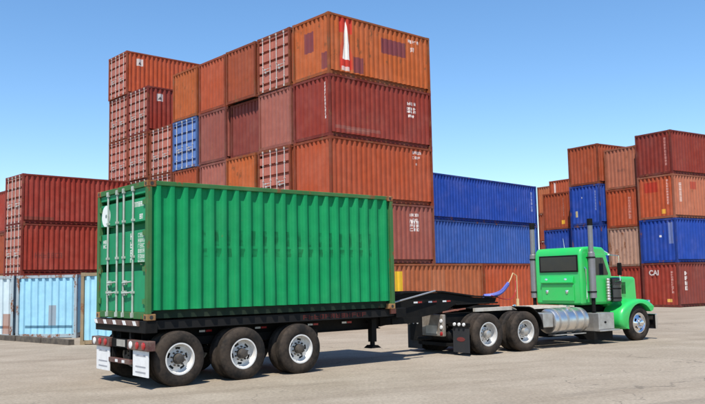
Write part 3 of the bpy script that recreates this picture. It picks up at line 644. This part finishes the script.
# ------------------------------------------------------------------ the green container on the trailer
GREEN = (0.004, 0.265, 0.086)
GP = (6.058-0.18)/21
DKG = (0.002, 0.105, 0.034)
gside = paint('green_side_paint', GREEN, 0.16, 0.15, [dict(r=(1.0, 5.45, 1.39, 1.70), k='dash', p=GP, f=-0.32+0.30, w=0.42, c=DKG, o=0.85), dict(r=(1.0, 5.45, 1.17, 1.34), k='dash', p=GP, f=-0.32+0.12, w=0.34, c=DKG, o=0.8)], 0.10, 0.5, streak=0.35)  # mid-height dashes are painted shade, as of ribs out of step
gframe = paint('green_frame_paint', (0.050, 0.165, 0.050), 0.68, 0.35, [], 0.35, 0.6)
gdoor = paint('green_door_paint', (0.012, 0.25, 0.105), 0.15, 0.3, [
    dict(r=(0.22, 0.78, 2.12, 2.24), k='glyph', n=(6, 1), c=WH, thr=.3), dict(r=(0.28, 0.44, 1.88, 2.0), k='glyph', n=(2, 1), c=WH, thr=.2),
    dict(r=(0.20, 0.50, 1.04, 1.64), k='glyph', n=(4, 6), c=WH, o=0.75, thr=.4), dict(r=(0.74, 0.86, 1.02, 1.66), k='glyph', n=(1, 4), c=WH, o=0.8, thr=.3),
    dict(r=(1.84, 2.28, 1.84, 2.28), k='disc', c=(0.80, 0.82, 0.80)), dict(r=(2.02, 2.10, 2.02, 2.10), k='disc', c=(0.05, 0.10, 0.09)),
    dict(r=(2.02, 2.2, 1.40, 1.58), k='glyph', n=(2, 2), c=WH, thr=.3)], 0.3, 0.5, axis='y')
GC = thing('shipping_container', 'bright green corrugated container loaded on the trailer, rusty corner posts', 'container', (G0[0], G0[1], GZ), GY)
gL, gH = 6.058, 2.591
link('frame', frame_mesh(gL, gH, False, False), gframe, GC, bevel=0.006, bseg=1)
GDARK = paint('shade_dark_green_rail_paint', (0.008, 0.022, 0.012), 0.25, 0.1, [], 0.2, 0.6)  # shade on the set-back bottom rails is put into this near-black green
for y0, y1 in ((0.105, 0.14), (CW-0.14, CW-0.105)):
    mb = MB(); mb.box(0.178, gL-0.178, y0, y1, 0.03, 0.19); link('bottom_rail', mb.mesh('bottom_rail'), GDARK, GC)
def shifted_side():
    """near side of the green box: rounded ribs and a few shallow dents"""
    mb = MB(); n = 21; out, inn = 0.008, 0.080; X0, X1, Z0, Z1 = 0.09, gL-0.09, 0.185, gH-0.088; p = (X1-X0)/n
    def sm(a): return a*a*(3-2*a)
    prof = []
    for k in range(n):
        for u in (0.0, 0.16, 0.20, 0.245, 0.29, 0.33, 0.37, 0.5, 0.63, 0.67, 0.71, 0.755, 0.80, 0.84):
            d = min(u, 1-u); y = inn if d <= 0.16 else (out if d >= 0.37 else inn+(out-inn)*sm((d-0.16)/0.21))
            prof.append((k+u, y))
    prof.append((n, inn))
    zs = [(Z0, 0), (0.5, 0), (0.85, 0), (1.155, 0), (1.27, 0), (1.39, 0), (1.55, 0), (1.695, 0), (2.0, 0), (2.3, 0), (Z1, 0)]
    DN = [(1.7, 0.7, 0.25, 0.012), (3.1, 2.0, 0.3, 0.010), (4.6, 0.9, 0.22, 0.014), (5.3, 1.9, 0.3, 0.012), (2.6, 1.3, 0.3, 0.010), (0.6, 1.5, 0.25, 0.010)]
    rows = []
    for z, ph in zs:
        row = []
        for u, y in prof:
            w = sm(max(0, min(1, (u-2.4)/0.9)))*sm(max(0, min(1, (19.6-u)/0.9)))
            x = X0+(u-ph*w)*p
            e = max(0, min(1, (z-Z0)*(Z1-z)*4, (x-X0)*(X1-x)*4))
            y += e*(0.004*math.sin(x*2.1)*math.sin(z*2.6+1)+0.0035*math.sin(x*6.3+z*2)+sum(am*math.exp(-((x-cx)**2+(z-cz)**2)/(q*q)) for cx, cz, q, am in DN))
            row.append(mb.bm.verts.new((x, y, z)))
        rows.append(row)
    for a, b in zip(rows, rows[1:]):
        for i in range(len(a)-1): mb.bm.faces.new((a[i], a[i+1], b[i+1], b[i]))
    for row, z in ((rows[0], Z0), (rows[-1], Z1)):
        bk = [mb.bm.verts.new((v.co.x, inn+0.02, z)) for v in row]
        for i in range(len(row)-1): mb.bm.faces.new((row[i], row[i+1], bk[i+1], bk[i]))
    return mb.mesh('green_side', True)
gs = side_mesh(gL, gH)
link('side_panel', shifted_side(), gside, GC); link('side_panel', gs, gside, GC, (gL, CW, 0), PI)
link('end_panel', end_mesh(gH), gside, GC, (gL, CW, 0), PI); link('roof_panel', roof_mesh(gL, gH), gside, GC); link('floor', floor_mesh(gL), DARKGAP, GC)
RUSTY = paint('rusty_casting', (0.30, 0.17, 0.07), 0.95, 0.3, [], 0.5, 0.8)
def casting_mesh():
    mb = MB(); mb.box(0, 0.178, 0, 0.162, 0, 0.118)
    # oval eyes on the two outward faces are sunk boxes of dark steel standing a hair proud
    return mb.mesh('corner_casting')
cm = casting_mesh()
for x0 in (-0.004, gL-0.174):
    for y0 in (-0.004, CW-0.158):
        for z0 in (0.0, gH-0.118):
            co = link('corner_casting', cm, RUSTY, GC, (x0, y0, z0), bevel=0.01)
            for fx in (0, 1):
                mb = MB()
                if fx: xs = -0.003 if x0 < 1 else 0.178; mb.tube([(xs, 0.081, 0.059), (xs+0.003, 0.081, 0.059)], 0.034, 12)
                else: ys = -0.003 if y0 < 1 else 0.162; mb.tube([(0.089, ys, 0.059), (0.089, ys+0.003, 0.059)], 0.036, 12)
                link('casting_hole', mb.mesh('casting_hole'), DARKGAP, co)
GROD = plain('grey_green_lock_rod', (0.44, 0.50, 0.44), 0.55, 0.1, 0.5, 0.2)
grib = [(0.93, 1.07), (1.70, 1.84), (2.30, 2.36)]
rg = rod_mesh(gH); hd = handle_mesh(); hg = hinge_mesh()
for wch, ys in ((0, (0.66, 1.10)), (1, (1.42, 1.88))):
    d = link('door', leaf_mesh(gH, wch, grib, 0.24), gdoor, GC)
    for y in ys: link('lock_rod', rg, GROD, d, (0, y, 0))
    for zz in (0.52, 0.72): link('handle', hd, GROD, d, (-0.008, ys[0]+0.02, zz))
    for zz in (0.35, 0.95, 1.62, 2.2): link('hinge', hg, gframe, d, (0, 0.17, zz)) if wch == 0 else link('hinge', hg, gframe, d, (0, CW-0.17+0.06-0.0, zz))
mb = MB(); mb.box(0.028, 0.05, 1.213, 1.225, 0.16, gH-0.12); link('door_gasket', mb.mesh('door_gasket'), DARKGAP, GC)

# ------------------------------------------------------------------ truck tractor (local: x forward from the rear axle, y to its left, z up)
TH = math.radians(34.4)
D1 = (3.33, 20.09)
K = thing('semi_truck', 'bright green bonneted day-cab truck tractor with two tall grey exhaust stacks', 'truck', (D1[0]-1.22*math.sin(TH), D1[1]+1.22*math.cos(TH), 0), TH)
for sd in (-1, 1):
    mb = MB(); y = sd*0.43
    mb.box(-0.72, 6.6, y-0.04, y+0.04, 0.76, 0.775); mb.box(-0.72, 6.6, y-0.04, y+0.04, 1.015, 1.03); mb.box(-0.72, 6.6, y-0.006, y+0.006, 0.776, 1.014)
    link('frame_rail', mb.mesh('frame_rail'), BLACK, K)
for x in (-0.5, 0.65, 2.0, 3.2, 4.6):
    mb = MB(); mb.box(x-0.06, x+0.06, -0.42, 0.42, 0.80, 0.99); link('crossmember', mb.mesh('crossmember'), BLACK, K)
# wheels
for i, x in enumerate((0.0, 1.32)):
    mb = MB(); mb.tube([(x, -0.95, 0.515), (x, 0.95, 0.515)], 0.08, 14)
    mb.lathe([(-0.22, 0.0), (-0.2, 0.14), (-0.1, 0.22), (0.1, 0.22), (0.2, 0.14), (0.22, 0.0)], 20, (x, 0.0, 0.53)); link('drive_axle', mb.mesh('drive_axle', True), BLACK, K)
    for sd in (-1, 1):
        wheel(K, x, sd*1.22, sd, rim=RIMA, hub=DULLALU, seed=i+sd, dish=0.16, out=0.12)
        wheel(K, x, sd*0.88, sd, rim=ALU, hub=HUBD, seed=i, dish=0.16, out=0.02)
        mb = MB()
        for j in range(4): mb.box(x-0.45+j*0.1, x+0.45-j*0.1, sd*0.52-0.04, sd*0.52+0.04, 0.66+j*0.03, 0.687+j*0.03)
        mb.tube([(x+0.3, sd*0.52, 0.70), (x+0.3, sd*0.52, 0.95)], 0.12, 14); link('suspension', mb.mesh('suspension'), BLACK, K)
XF = 6.10
for sd in (-1, 1): wheel(K, XF, sd*1.14, sd, wd=0.29, rim=CHROME, hub=CHROME, dish=0, out=0.06, seed=1)
mb = MB(); mb.tube([(XF, -0.9, 0.47), (XF, 0.9, 0.47)], 0.06, 12); link('front_axle', mb.mesh('front_axle'), BLACK, K)

# fifth wheel
mb = MB(); mb.prism([(0.1, 1.10), (1.15, 1.135), (1.15, 1.185), (0.35, 1.185), (0.05, 1.13)], -0.46, 0.46); mb.box(0.45, 0.85, -0.40, 0.40, 1.032, 1.105)
link('fifth_wheel', mb.mesh('fifth_wheel'), BLACK, K, bevel=0.01)
mb = MB(); mb.prism([(-0.75, 1.035), (0.03, 1.105), (0.03, 1.135), (-0.75, 1.075)], -0.36, -0.12); link('coupling_ramp', mb.mesh('coupling_ramp'), RUSTP, K)
mb = MB(); mb.prism([(-0.75, 1.035), (0.03, 1.105), (0.03, 1.135), (-0.75, 1.075)], 0.12, 0.36); link('coupling_ramp', mb.mesh('coupling_ramp'), RUSTP, K)
# deck plate behind the cab
mb = MB(); mb.box(2.0, 3.90, -0.62, 0.62, 1.034, 1.075)
for i in range(12): mb.box(2.06+i*0.15, 2.09+i*0.15, -0.60, 0.60, 1.0755, 1.083)
link('deck_plate', mb.mesh('deck_plate'), DECK, K)
for sd in (-1, 1):
    # arched half fender plate ahead of the drive wheels
    pts = [(1.32+0.64*math.sin(math.radians(a)), 0.515+0.64*math.cos(math.radians(a))) for a in range(12, 96, 7)]
    inn = [(1.32+0.615*math.sin(math.radians(a)), 0.515+0.615*math.cos(math.radians(a))) for a in range(12, 96, 7)]
    mb = MB(); y0, y1 = sorted((sd*0.60, sd*1.22)); 
    for a, b, cc, d in zip(pts, pts[1:], inn[1:], inn): mb.prism([a, b, cc, d], y0, y1)
    link('half_fender', mb.mesh('half_fender'), BLACK, K)
    mb = MB(); y0, y1 = sorted((sd*0.50, sd*0.58)); mb.box(0.15, 2.0, y0, y1, 1.04, 1.13); link('fender_bracket', mb.mesh('fender_bracket'), DECK, K)
# rear: lamp panel, flaps
for sd in (-1, 1):
    y0, y1 = sorted((sd*0.62, sd*1.20))
    mb = MB(); mb.box(-0.66, -0.64, y0, y1, 0.08, 0.70); f = link('mud_flap', mb.mesh('mud_flap'), RUBB, K)
    mb = MB(); mb.lathe([(0.0, 0.10), (0.004, 0.10), (0.0045, 0.0)], 20)
    for v in mb.bm.verts: v.co = Vector((-v.co.y, v.co.x*1.5, v.co.z*0.55))
    link('flap_emblem', mb.mesh('flap_emblem'), plain('faded_red_print', (0.16, 0.025, 0.022), 0.7) if sd < 0 else bpy.data.materials['faded_red_print'], f, (-0.6605, (y0+y1)/2, 0.40))
    mb = MB(); mb.box(-0.68, -0.62, *sorted((sd*0.47, sd*1.22)), 0.705, 0.80); hb = link('flap_hanger', mb.mesh('flap_hanger'), BLACK, K, bevel=0.008)
    for k in range(3):
        mb = MB(); mb.lathe([(0.0, 0.045), (0.03, 0.04), (0.04, 0.0)], 14)
        for v in mb.bm.verts: v.co = Vector((-v.co.y, v.co.x, v.co.z))
        link('hanger_lamp', mb.mesh('hanger_lamp', True), WHITE, hb, (-0.681, sd*(0.72+k*0.17), 0.765))
mb = MB(); mb.box(-0.82, -0.725, -0.44, 0.40, 0.45, 1.0); ep = link('end_plate', mb.mesh('end_plate'), WORNSTEEL, K, bevel=0.02)
mb = MB(); mb.box(-0.835, -0.821, -0.20, 0.22, 0.52, 0.72); link('number_plate', mb.mesh('number_plate'), DECK, ep)
for k in range(3):
    mb = MB(); mb.lathe([(0.0, 0.05), (0.02, 0.045), (0.03, 0.0)], 14)
    for v in mb.bm.verts: v.co = Vector((-v.co.y, v.co.x, v.co.z))
    link('tail_lamp', mb.mesh('tail_lamp', True), WHITE if k else REDL, ep, (-0.8205, -0.37, 0.52+0.16*k))
mb = MB(); mb.box(-0.70, -0.60, 0.55, 1.05, 0.30, 0.95); link('valve_box', mb.mesh('valve_box'), BLACK, K)
mb = MB(); mb.lathe([(-0.52, 0.0), (-0.51, 0.12), (-0.46, 0.17), (0.46, 0.17), (0.51, 0.12), (0.52, 0.0)], 20); link('air_tank', mb.mesh('air_tank', True), BLACK, K, (-0.50, 0.02, 0.46))  # made-up black cylinder, added to hide the far wheel and keep this gap dark
mb = MB(); mb.box(-0.66, -0.40, -0.60, 0.75, 0.20, 0.285); link('spare_carrier', mb.mesh('spare_carrier'), BLACK, K)
mb = MB(); mb.box(-1.10, -0.83, -0.05, 0.30, 0.36, 0.44); link('tow_hook', mb.mesh('tow_hook'), BLACK, K, bevel=0.02)

# cab shell
cabprof = [(3.96, 1.08), (3.95, 2.50), (3.99, 2.64), (4.08, 2.715), (4.5, 2.745), (4.95, 2.72), (5.06, 2.64), (5.30, 1.98), (5.32, 1.84), (5.32, 1.08)]
CWD = 0.86
mb = MB(); mb.prism(cabprof, -CWD, CWD); cab = link('cab', mb.mesh('cab', True), GREENP, K, bevel=0.075, bseg=4)
mb = MB(); mb.box(3.93, 3.952, -0.74, 0.62, 2.05, 2.47); link('rear_window', mb.mesh('rear_window'), GLASS, cab, bevel=0.04, bseg=3)
fr = MB()
for a in ((-0.77, 0.65, 2.47, 2.50), (-0.77, 0.65, 2.02, 2.05), (-0.77, -0.74, 2.051, 2.469), (0.62, 0.65, 2.051, 2.469)): fr.box(3.925, 3.953, *a)
link('window_seal', fr.mesh('window_seal'), BLACK, cab)
mb = MB(); mb.box(3.928, 3.952, -0.60, 0.60, 1.20, 1.66); link('back_panel', mb.mesh('back_panel'), GREENP, cab, bevel=0.02, bseg=2)
mb = MB(); mb.prism([(3.87, 1.72), (3.952, 1.68), (3.952, 1.90), (3.925, 1.90)], -0.60, 0.60); link('back_ledge', mb.mesh('back_ledge'), GREENP, cab, bevel=0.012)
for y, z in ((-0.34, 1.80), (0.38, 1.80), (-0.36, 1.46), (0.38, 1.46)):
    mb = MB(); mb.lathe([(0.0, 0.055), (0.02, 0.05), (0.028, 0.0)], 16)
    for v in mb.bm.verts: v.co = Vector((-v.co.y, v.co.x, v.co.z))
    link('back_lamp', mb.mesh('back_lamp', True), CHROME, cab, (3.915 if z > 1.6 else 3.928, y, z))
for sd in (-1, 1):
    y = sd*(CWD+0.002); y0, y1 = sorted((y, y+sd*0.02))
    mb = MB(); mb.prism([(4.2, 1.15), (4.2, 2.52), (4.95, 2.52), (5.22, 1.92), (5.26, 1.15)], y0, y1); dr = link('door', mb.mesh('door'), GREENP, cab, bevel=0.012)
    y0, y1 = sorted((y+sd*0.021, y+sd*0.027))
    mb = MB(); mb.prism([(4.32, 1.92), (4.32, 2.42), (4.90, 2.42), (5.10, 1.96), (5.08, 1.92)], y0, y1); link('door_window', mb.mesh('door_window'), GLASS, dr)
    mb = MB(); mb.tube([(4.30, y+sd*0.05, 1.72), (4.48, y+sd*0.05, 1.72)], 0.016, 8); link('door_handle', mb.mesh('door_handle'), CHROME, dr)
    mb = MB(); mb.tube([(4.10, sd*(CWD+0.05), 1.25), (4.10, sd*(CWD+0.06), 1.3), (4.10, sd*(CWD+0.06), 2.1), (4.10, sd*(CWD+0.02), 2.15)], 0.016, 8); link('grab_handle', mb.mesh('grab_handle'), CHROME, cab)
    # mirror
    mb = MB(); mb.tube([(5.15, sd*(CWD+0.01), 2.5), (5.2, sd*1.20, 2.46), (5.2, sd*1.22, 1.75), (5.2, sd*(CWD+0.01), 1.70)], 0.014, 8)
    mr = link('mirror_bracket', mb.mesh('mirror_bracket'), CHROME, K)
    mb = MB(); mb.box(5.18, 5.23, sd*1.21-0.07, sd*1.21+0.07, 1.90, 2.26); link('mirror', mb.mesh('mirror'), BLACK, mr, bevel=0.02)
# windscreen halves, visor, roof lamps
for sd in (-1, 1):
    ya, yb = sorted((sd*0.03, sd*0.74))
    mb = MB(); mb.hexa([(5.30, ya, 2.03), (5.30, yb, 2.03), (5.275, yb, 2.02), (5.275, ya, 2.02), (5.115, ya, 2.56), (5.115, yb, 2.56), (5.09, yb, 2.55), (5.09, ya, 2.55)]); link('windscreen', mb.mesh('windscreen'), GLASS, cab)
mb = MB(); mb.hexa([(5.10, -0.80, 2.60), (5.10, 0.80, 2.60), (5.36, 0.78, 2.50), (5.36, -0.78, 2.50), (5.08, -0.80, 2.63), (5.08, 0.80, 2.63), (5.37, 0.78, 2.52), (5.37, -0.78, 2.52)]); link('sun_visor', mb.mesh('sun_visor'), CHROME, cab)
for y in (-0.6, -0.3, 0, 0.3, 0.6):
    mb = MB(); mb.lathe([(-0.06, 0.0), (-0.05, 0.035), (0.03, 0.045), (0.06, 0.0)], 12)
    for v in mb.bm.verts: v.co = Vector((v.co.y, v.co.x, v.co.z*0.8))
    link('roof_lamp', mb.mesh('roof_lamp', True), AMBER, cab, (5.02, y, 2.70))
mb = MB(); mb.tube([(4.2, -0.1, 2.70), (4.15, -0.1, 3.0)], [0.008, 0.004], 6); link('antenna', mb.mesh('antenna'), WHITE, cab)

# exhaust stacks behind the cab
for sd in (-1, 1):
    y = sd*0.97; x = 4.02 if sd > 0 else 4.30
    mb = MB(); mb.tube([(x, y, 1.28), (x, y, 2.55)], 0.10, 20); st = link('exhaust_stack', mb.mesh('exhaust_stack', True), STACKM, K)
    mb = MB(); mb.tube([(x, y, 2.55), (x, y, 2.58), (x, y, 3.25), (x, y, 3.36)], [0.10, 0.07, 0.07, 0.07], 18); link('stack_pipe', mb.mesh('stack_pipe', True), STACKM, st)
    mb = MB(); mb.tube([(x, y, 3.33), (x, y, 3.52)], 0.078, 16); link('stack_tip', mb.mesh('stack_tip', True), BLACK, st)
    mb = MB(); mb.tube([(x, y, 0.9), (x, y, 1.28)], 0.055, 12); mb.tube([(x, y, 0.92), (x+0.2, y*0.8, 0.82), (x+0.5, y*0.5, 0.78)], 0.055, 12); link('exhaust_elbow', mb.mesh('exhaust_elbow', True), BLACK, st)
    for z in (1.45, 2.42):
        mb = MB(); mb.tube([(x, y, z-0.02), (x, y, z+0.02)], 0.112, 20); mb.box(min(x, 4.2), max(x, 4.2)+0.01, *sorted((sd*(CWD-0.05), y)), z-0.018, z+0.018)
        link('stack_clamp', mb.mesh('stack_clamp'), BLACK, st)

# hood and grille
mb = MB(); mb.hexa([(5.33, -0.68, 0.98), (6.78, -0.62, 0.98), (6.78, 0.62, 0.98), (5.33, 0.68, 0.98), (5.33, -0.68, 1.89), (6.76, -0.60, 1.85), (6.76, 0.60, 1.85), (5.33, 0.68, 1.89)])
hood = link('hood', mb.mesh('hood'), GREENP, K, bevel=0.10, bseg=4)
mb = MB()
for y0, y1, z0, z1 in ((-0.50, 0.50, 1.70, 1.77), (-0.50, 0.50, 0.82, 0.88), (-0.50, -0.44, 0.881, 1.699), (0.44, 0.50, 0.881, 1.699)): mb.box(6.765, 6.83, y0, y1, z0, z1)
gr = link('grille', mb.mesh('grille'), CHROME, K, bevel=0.015)
for k in range(15):
    y = -0.41+k*0.0586; mb = MB(); mb.box(6.79, 6.815, y-0.012, y+0.012, 0.881, 1.699); link('grille_bar', mb.mesh('grille_bar'), CHROME, gr)
mb = MB(); mb.box(6.40, 6.785, -0.44, 0.44, 0.885, 1.0); mb.box(6.78, 6.788, -0.44, 0.44, 1.0, 1.695); link('radiator', mb.mesh('radiator'), BLACK, gr)
for sd in (-1, 1):
    mb = MB(); y0, y1 = sorted((sd*0.676, sd*0.684)); 
    for k in range(6): mb.box(5.80+k*0.06, 5.83+k*0.06, y0, y1, 1.35, 1.70)
    link('hood_vent', mb.mesh('hood_vent'), BLACK, hood)
# fenders: pontoon that sweeps back from the arch
def arc(cx, cz, r, a0, a1, n): return [(cx+r*math.cos(math.radians(a0+(a1-a0)*i/n)), cz+r*math.sin(math.radians(a0+(a1-a0)*i/n))) for i in range(n+1)]
outer = [(6.69, 0.86), (6.74, 0.98), (6.72, 1.06), (6.60, 1.13), (6.42, 1.185), (6.15, 1.205), (5.88, 1.18), (5.64, 1.12), (5.46, 1.04), (5.32, 0.95), (5.22, 0.81), (5.18, 0.65), (5.20, 0.50), (5.26, 0.40), (5.33, 0.36), (5.52, 0.36)]
inner = arc(XF, 0.50, 0.58, 194, 34, 24)
for sd in (-1, 1):
    mb = MB(); poly = outer + inner; y0, y1 = sorted((sd*0.56, sd*1.20))
    n = len(poly); rows = []
    yo, yi = sd*1.20, sd*0.54
    # outer rim is rounded over in four steps
    secs = [(yi, 0.0, 0.0), (sd*1.06, 0.0, 0.0), (sd*1.13, 0.018, 0.3), (sd*1.175, 0.05, 0.6), (sd*1.195, 0.09, 1.0)]
    cen = Vector((5.95, 0.55))
    for yy, sh, q in secs:
        row = []
        for i, (x, z) in enumerate(poly):
            if i < len(outer) and 2 <= i <= len(outer)-2:
                d = Vector((x, z))-cen; d.normalize(); x2, z2 = x-d.x*sh, z-d.y*sh
            else: x2, z2 = x, z
            row.append(mb.bm.verts.new((x2, yy, z2)))
        rows.append(row)
    for a, b in zip(rows, rows[1:]):
        for i in range(n):
            j = (i+1) % n
            mb.bm.faces.new((a[i], a[j], b[j], b[i]))
    # outer face as strips between outline and arch
    last = rows[-1]; O = last[:len(outer)]; I = last[len(outer):][::-1]
    for k in range(len(I)-1):
        pass
    oi = 0; ii = 0; O2 = O[:]; I2 = I[:]
    while oi < len(O2)-1 or ii < len(I2)-1:
        fo = (oi+1)/(len(O2)-1) if oi < len(O2)-1 else 9; fi = (ii+1)/(len(I2)-1) if ii < len(I2)-1 else 9
        if fo <= fi: mb.bm.faces.new((O2[oi], O2[oi+1], I2[ii])); oi += 1
        else: mb.bm.faces.new((O2[oi], I2[ii+1], I2[ii])); ii += 1
    fd = link('fender', mb.mesh('fender', True), GREENP, K)
    # headlight pod above the fender
    hx, hy, hz = 6.80, sd*0.84, 1.06
    mb = MB(); mb.box(hx-0.09, hx, hy-0.20, hy+0.20, hz-0.10, hz+0.10); hl = link('headlight', mb.mesh('headlight'), CHROME, K, bevel=0.03, bseg=3)
    for q in (-0.1, 0.1):
        mb = MB(); mb.lathe([(0, 0.075), (0.015, 0.07), (0.025, 0)], 16)
        for v in mb.bm.verts: v.co = Vector((v.co.y, v.co.x, v.co.z))
        link('headlight_lens', mb.mesh('headlight_lens', True), WHITE, hl, (hx+0.001, hy+q, hz))
    mb = MB(); mb.tube([(hx-0.1, hy, hz-0.1), (hx-0.15, sd*0.60, 0.95)], 0.025, 8); link('headlight_stem', mb.mesh('headlight_stem'), CHROME, hl)
    # air cleaner canister at the cowl
    ax, ay = 5.34, sd*0.90
    mb = MB(); mb.tube([(ax, ay, 1.14), (ax, ay, 1.16), (ax, ay, 1.62), (ax, ay, 1.64), (ax, ay, 1.80), (ax, ay, 1.845)], [0.16, 0.19, 0.19, 0.205, 0.205, 0.13], 24); ac = link('air_cleaner', mb.mesh('air_cleaner', True), DCHROME, K)
    mb = MB()
    for k in range(5): mb.tube([(ax, ay, 1.655+k*0.028), (ax, ay, 1.669+k*0.028)], 0.208, 24)
    link('intake_screen', mb.mesh('intake_screen'), BLACK, ac)
    for z in (1.25, 1.52):
        mb = MB(); mb.tube([(ax, ay, z-0.02), (ax, ay, z+0.02)], 0.197, 24); link('canister_band', mb.mesh('canister_band'), BLACK, ac)
    mb = MB(); mb.tube([(ax, ay-sd*0.15, 1.4), (ax+0.1, sd*0.66, 1.4)], 0.07, 12); link('intake_duct', mb.mesh('intake_duct'), BLACK, ac)
    px, py = 4.98, sd*0.965
    mb = MB(); pts, rr = [], []
    for k in range(17): pts.append((px, py, 1.18+k*0.04)); rr.append(0.062 if k % 2 else 0.05)
    mb.tube(pts, rr, 14); link('ribbed_intake_pipe', mb.mesh('ribbed_intake_pipe'), DULLALU, K)
    # fuel tank with straps
    tx0, tx1, tr, ty, tz = 2.45, 3.82, 0.335, sd*0.88, 0.70
    mb = MB(); mb.lathe([(-0.685, 0.0), (-0.685, tr-0.06), (-0.665, tr-0.015), (-0.63, tr), (0.63, tr), (0.665, tr-0.015), (0.685, tr-0.06), (0.685, 0.0)], 40)
    for v in mb.bm.verts: v.co = Vector((v.co.y, v.co.x, v.co.z))
    ft = link('fuel_tank', mb.mesh('fuel_tank', True), ALU, K, ((tx0+tx1)/2, ty, tz))
    for sx in (-0.50, -0.18, 0.18, 0.50):
        mb = MB(); mb.lathe([(sx-0.035, tr+0.001), (sx-0.035, tr+0.008), (sx+0.035, tr+0.008), (sx+0.035, tr+0.001)], 40)
        for v in mb.bm.verts: v.co = Vector((v.co.y, v.co.x, v.co.z))
        link('tank_strap', mb.mesh('tank_strap', True), DULLALU, ft)
    mb = MB(); mb.tube([(0.05, -sd*-0.12, tr-0.03), (0.05, -sd*-0.14, tr+0.06)], 0.05, 14); link('filler_cap', mb.mesh('filler_cap'), CHROME, ft)
    y0, y1 = sorted((sd*0.72, sd*1.22))
    mb = MB(); mb.box(2.5, 3.75, sd*1.0-0.12, sd*1.0+0.12, 0.325, 0.35); link('tank_step', mb.mesh('tank_step'), DULLALU, K)
    # battery and tool box with step
    y0, y1 = sorted((sd*0.50, sd*1.18))
    mb = MB(); mb.box(4.24, 4.90, y0, y1, 0.40, 0.86); tb = link('tool_box', mb.mesh('tool_box'), DULLALU, K, bevel=0.02)
    mb = MB(); mb.box(4.16, 5.02, *sorted((sd*0.62, sd*1.27)), 0.355, 0.395); link('step', mb.mesh('step'), DULLALU, tb, bevel=0.008)
    mb = MB(); mb.lathe([(0, 0.035), (0.02, 0.03), (0.024, 0)], 12); link('box_latch', mb.mesh('box_latch', True), BLACK, tb, (4.5, sd*1.182, 0.6), PI if sd < 0 else 0)
    mb = MB(); mb.box(4.10, 4.9, *sorted((sd*0.55, sd*1.10)), 0.12, 0.35); link('step_skirt', mb.mesh('step_skirt'), BLACK, tb)
    # deck box beside the drive wheels
    mb = MB(); mb.box(2.02, 2.40, *sorted((sd*0.62, sd*1.16)), 0.56, 0.94); link('side_box', mb.mesh('side_box'), DULLALU, K, bevel=0.02)
# front bumper
mb = MB(); mb.prism([(6.84, 0.30), (6.92, 0.30), (6.94, 0.45), (6.94, 0.62), (6.91, 0.74), (6.84, 0.74)], -1.16, 1.16)
link('front_bumper', mb.mesh('front_bumper'), CHROME, K, bevel=0.015)
mb = MB(); mb.box(4.8, 6.6, -0.35, 0.35, 0.62, 1.2); link('engine', mb.mesh('engine'), BLACK, K, bevel=0.05)

# air lines between cab and trailer
def curve_pts(P, n=24):
    out = []
    P = [Vector(p) for p in P]; Q = [2*P[0]-P[1]] + P + [2*P[-1]-P[-2]]
    for i in range(1, len(Q)-2):
        for k in range(n):
            u = k/n; a, b, c, d = Q[i-1:i+3]
            out.append(0.5*((2*b)+(c-a)*u+(2*a-5*b+4*c-d)*u*u+(3*b-a-3*c+d)*u**3))
    out.append(P[-1]); return out
mb = MB(); mb.tube([(2.45, 0.15, 1.08), (2.45, 0.15, 1.95)], 0.014, 8); mb.tube([(2.45, 0.15, 1.94), (2.30, 0.15, 2.02)], 0.014, 8); mb.tube([(2.45, 0.15, 1.09), (2.45, 0.15, 1.30)], 0.04, 8); link('hose_pole', mb.mesh('hose_pole'), YELL, K)
coil = []
base = curve_pts([(2.05, 0.10, 1.72), (1.75, 0.08, 1.50), (1.35, 0.05, 1.42), (1.05, 0.03, 1.40)], 40)
for i, p in enumerate(base):
    a = i*1.25; coil.append(p+Vector((0, 0.045*math.cos(a), 0.045*math.sin(a))))
mb = MB(); mb.tube(coil, 0.024, 7); link('coiled_air_hose', mb.mesh('coiled_air_hose', True), BLUEH, K)
mb = MB(); mb.tube(curve_pts([(2.30, 0.15, 2.02), (2.2, 0.13, 1.88), (2.05, 0.10, 1.72)]), 0.015, 7); link('air_hose', mb.mesh('air_hose', True), YELL, K)
mb = MB(); mb.tube(curve_pts([(2.40, 0.15, 1.80), (2.2, 0.0, 1.45), (1.9, -0.05, 1.30), (1.2, -0.1, 1.42)]), 0.013, 7); link('air_hose', mb.mesh('air_hose', True), REDL, K)
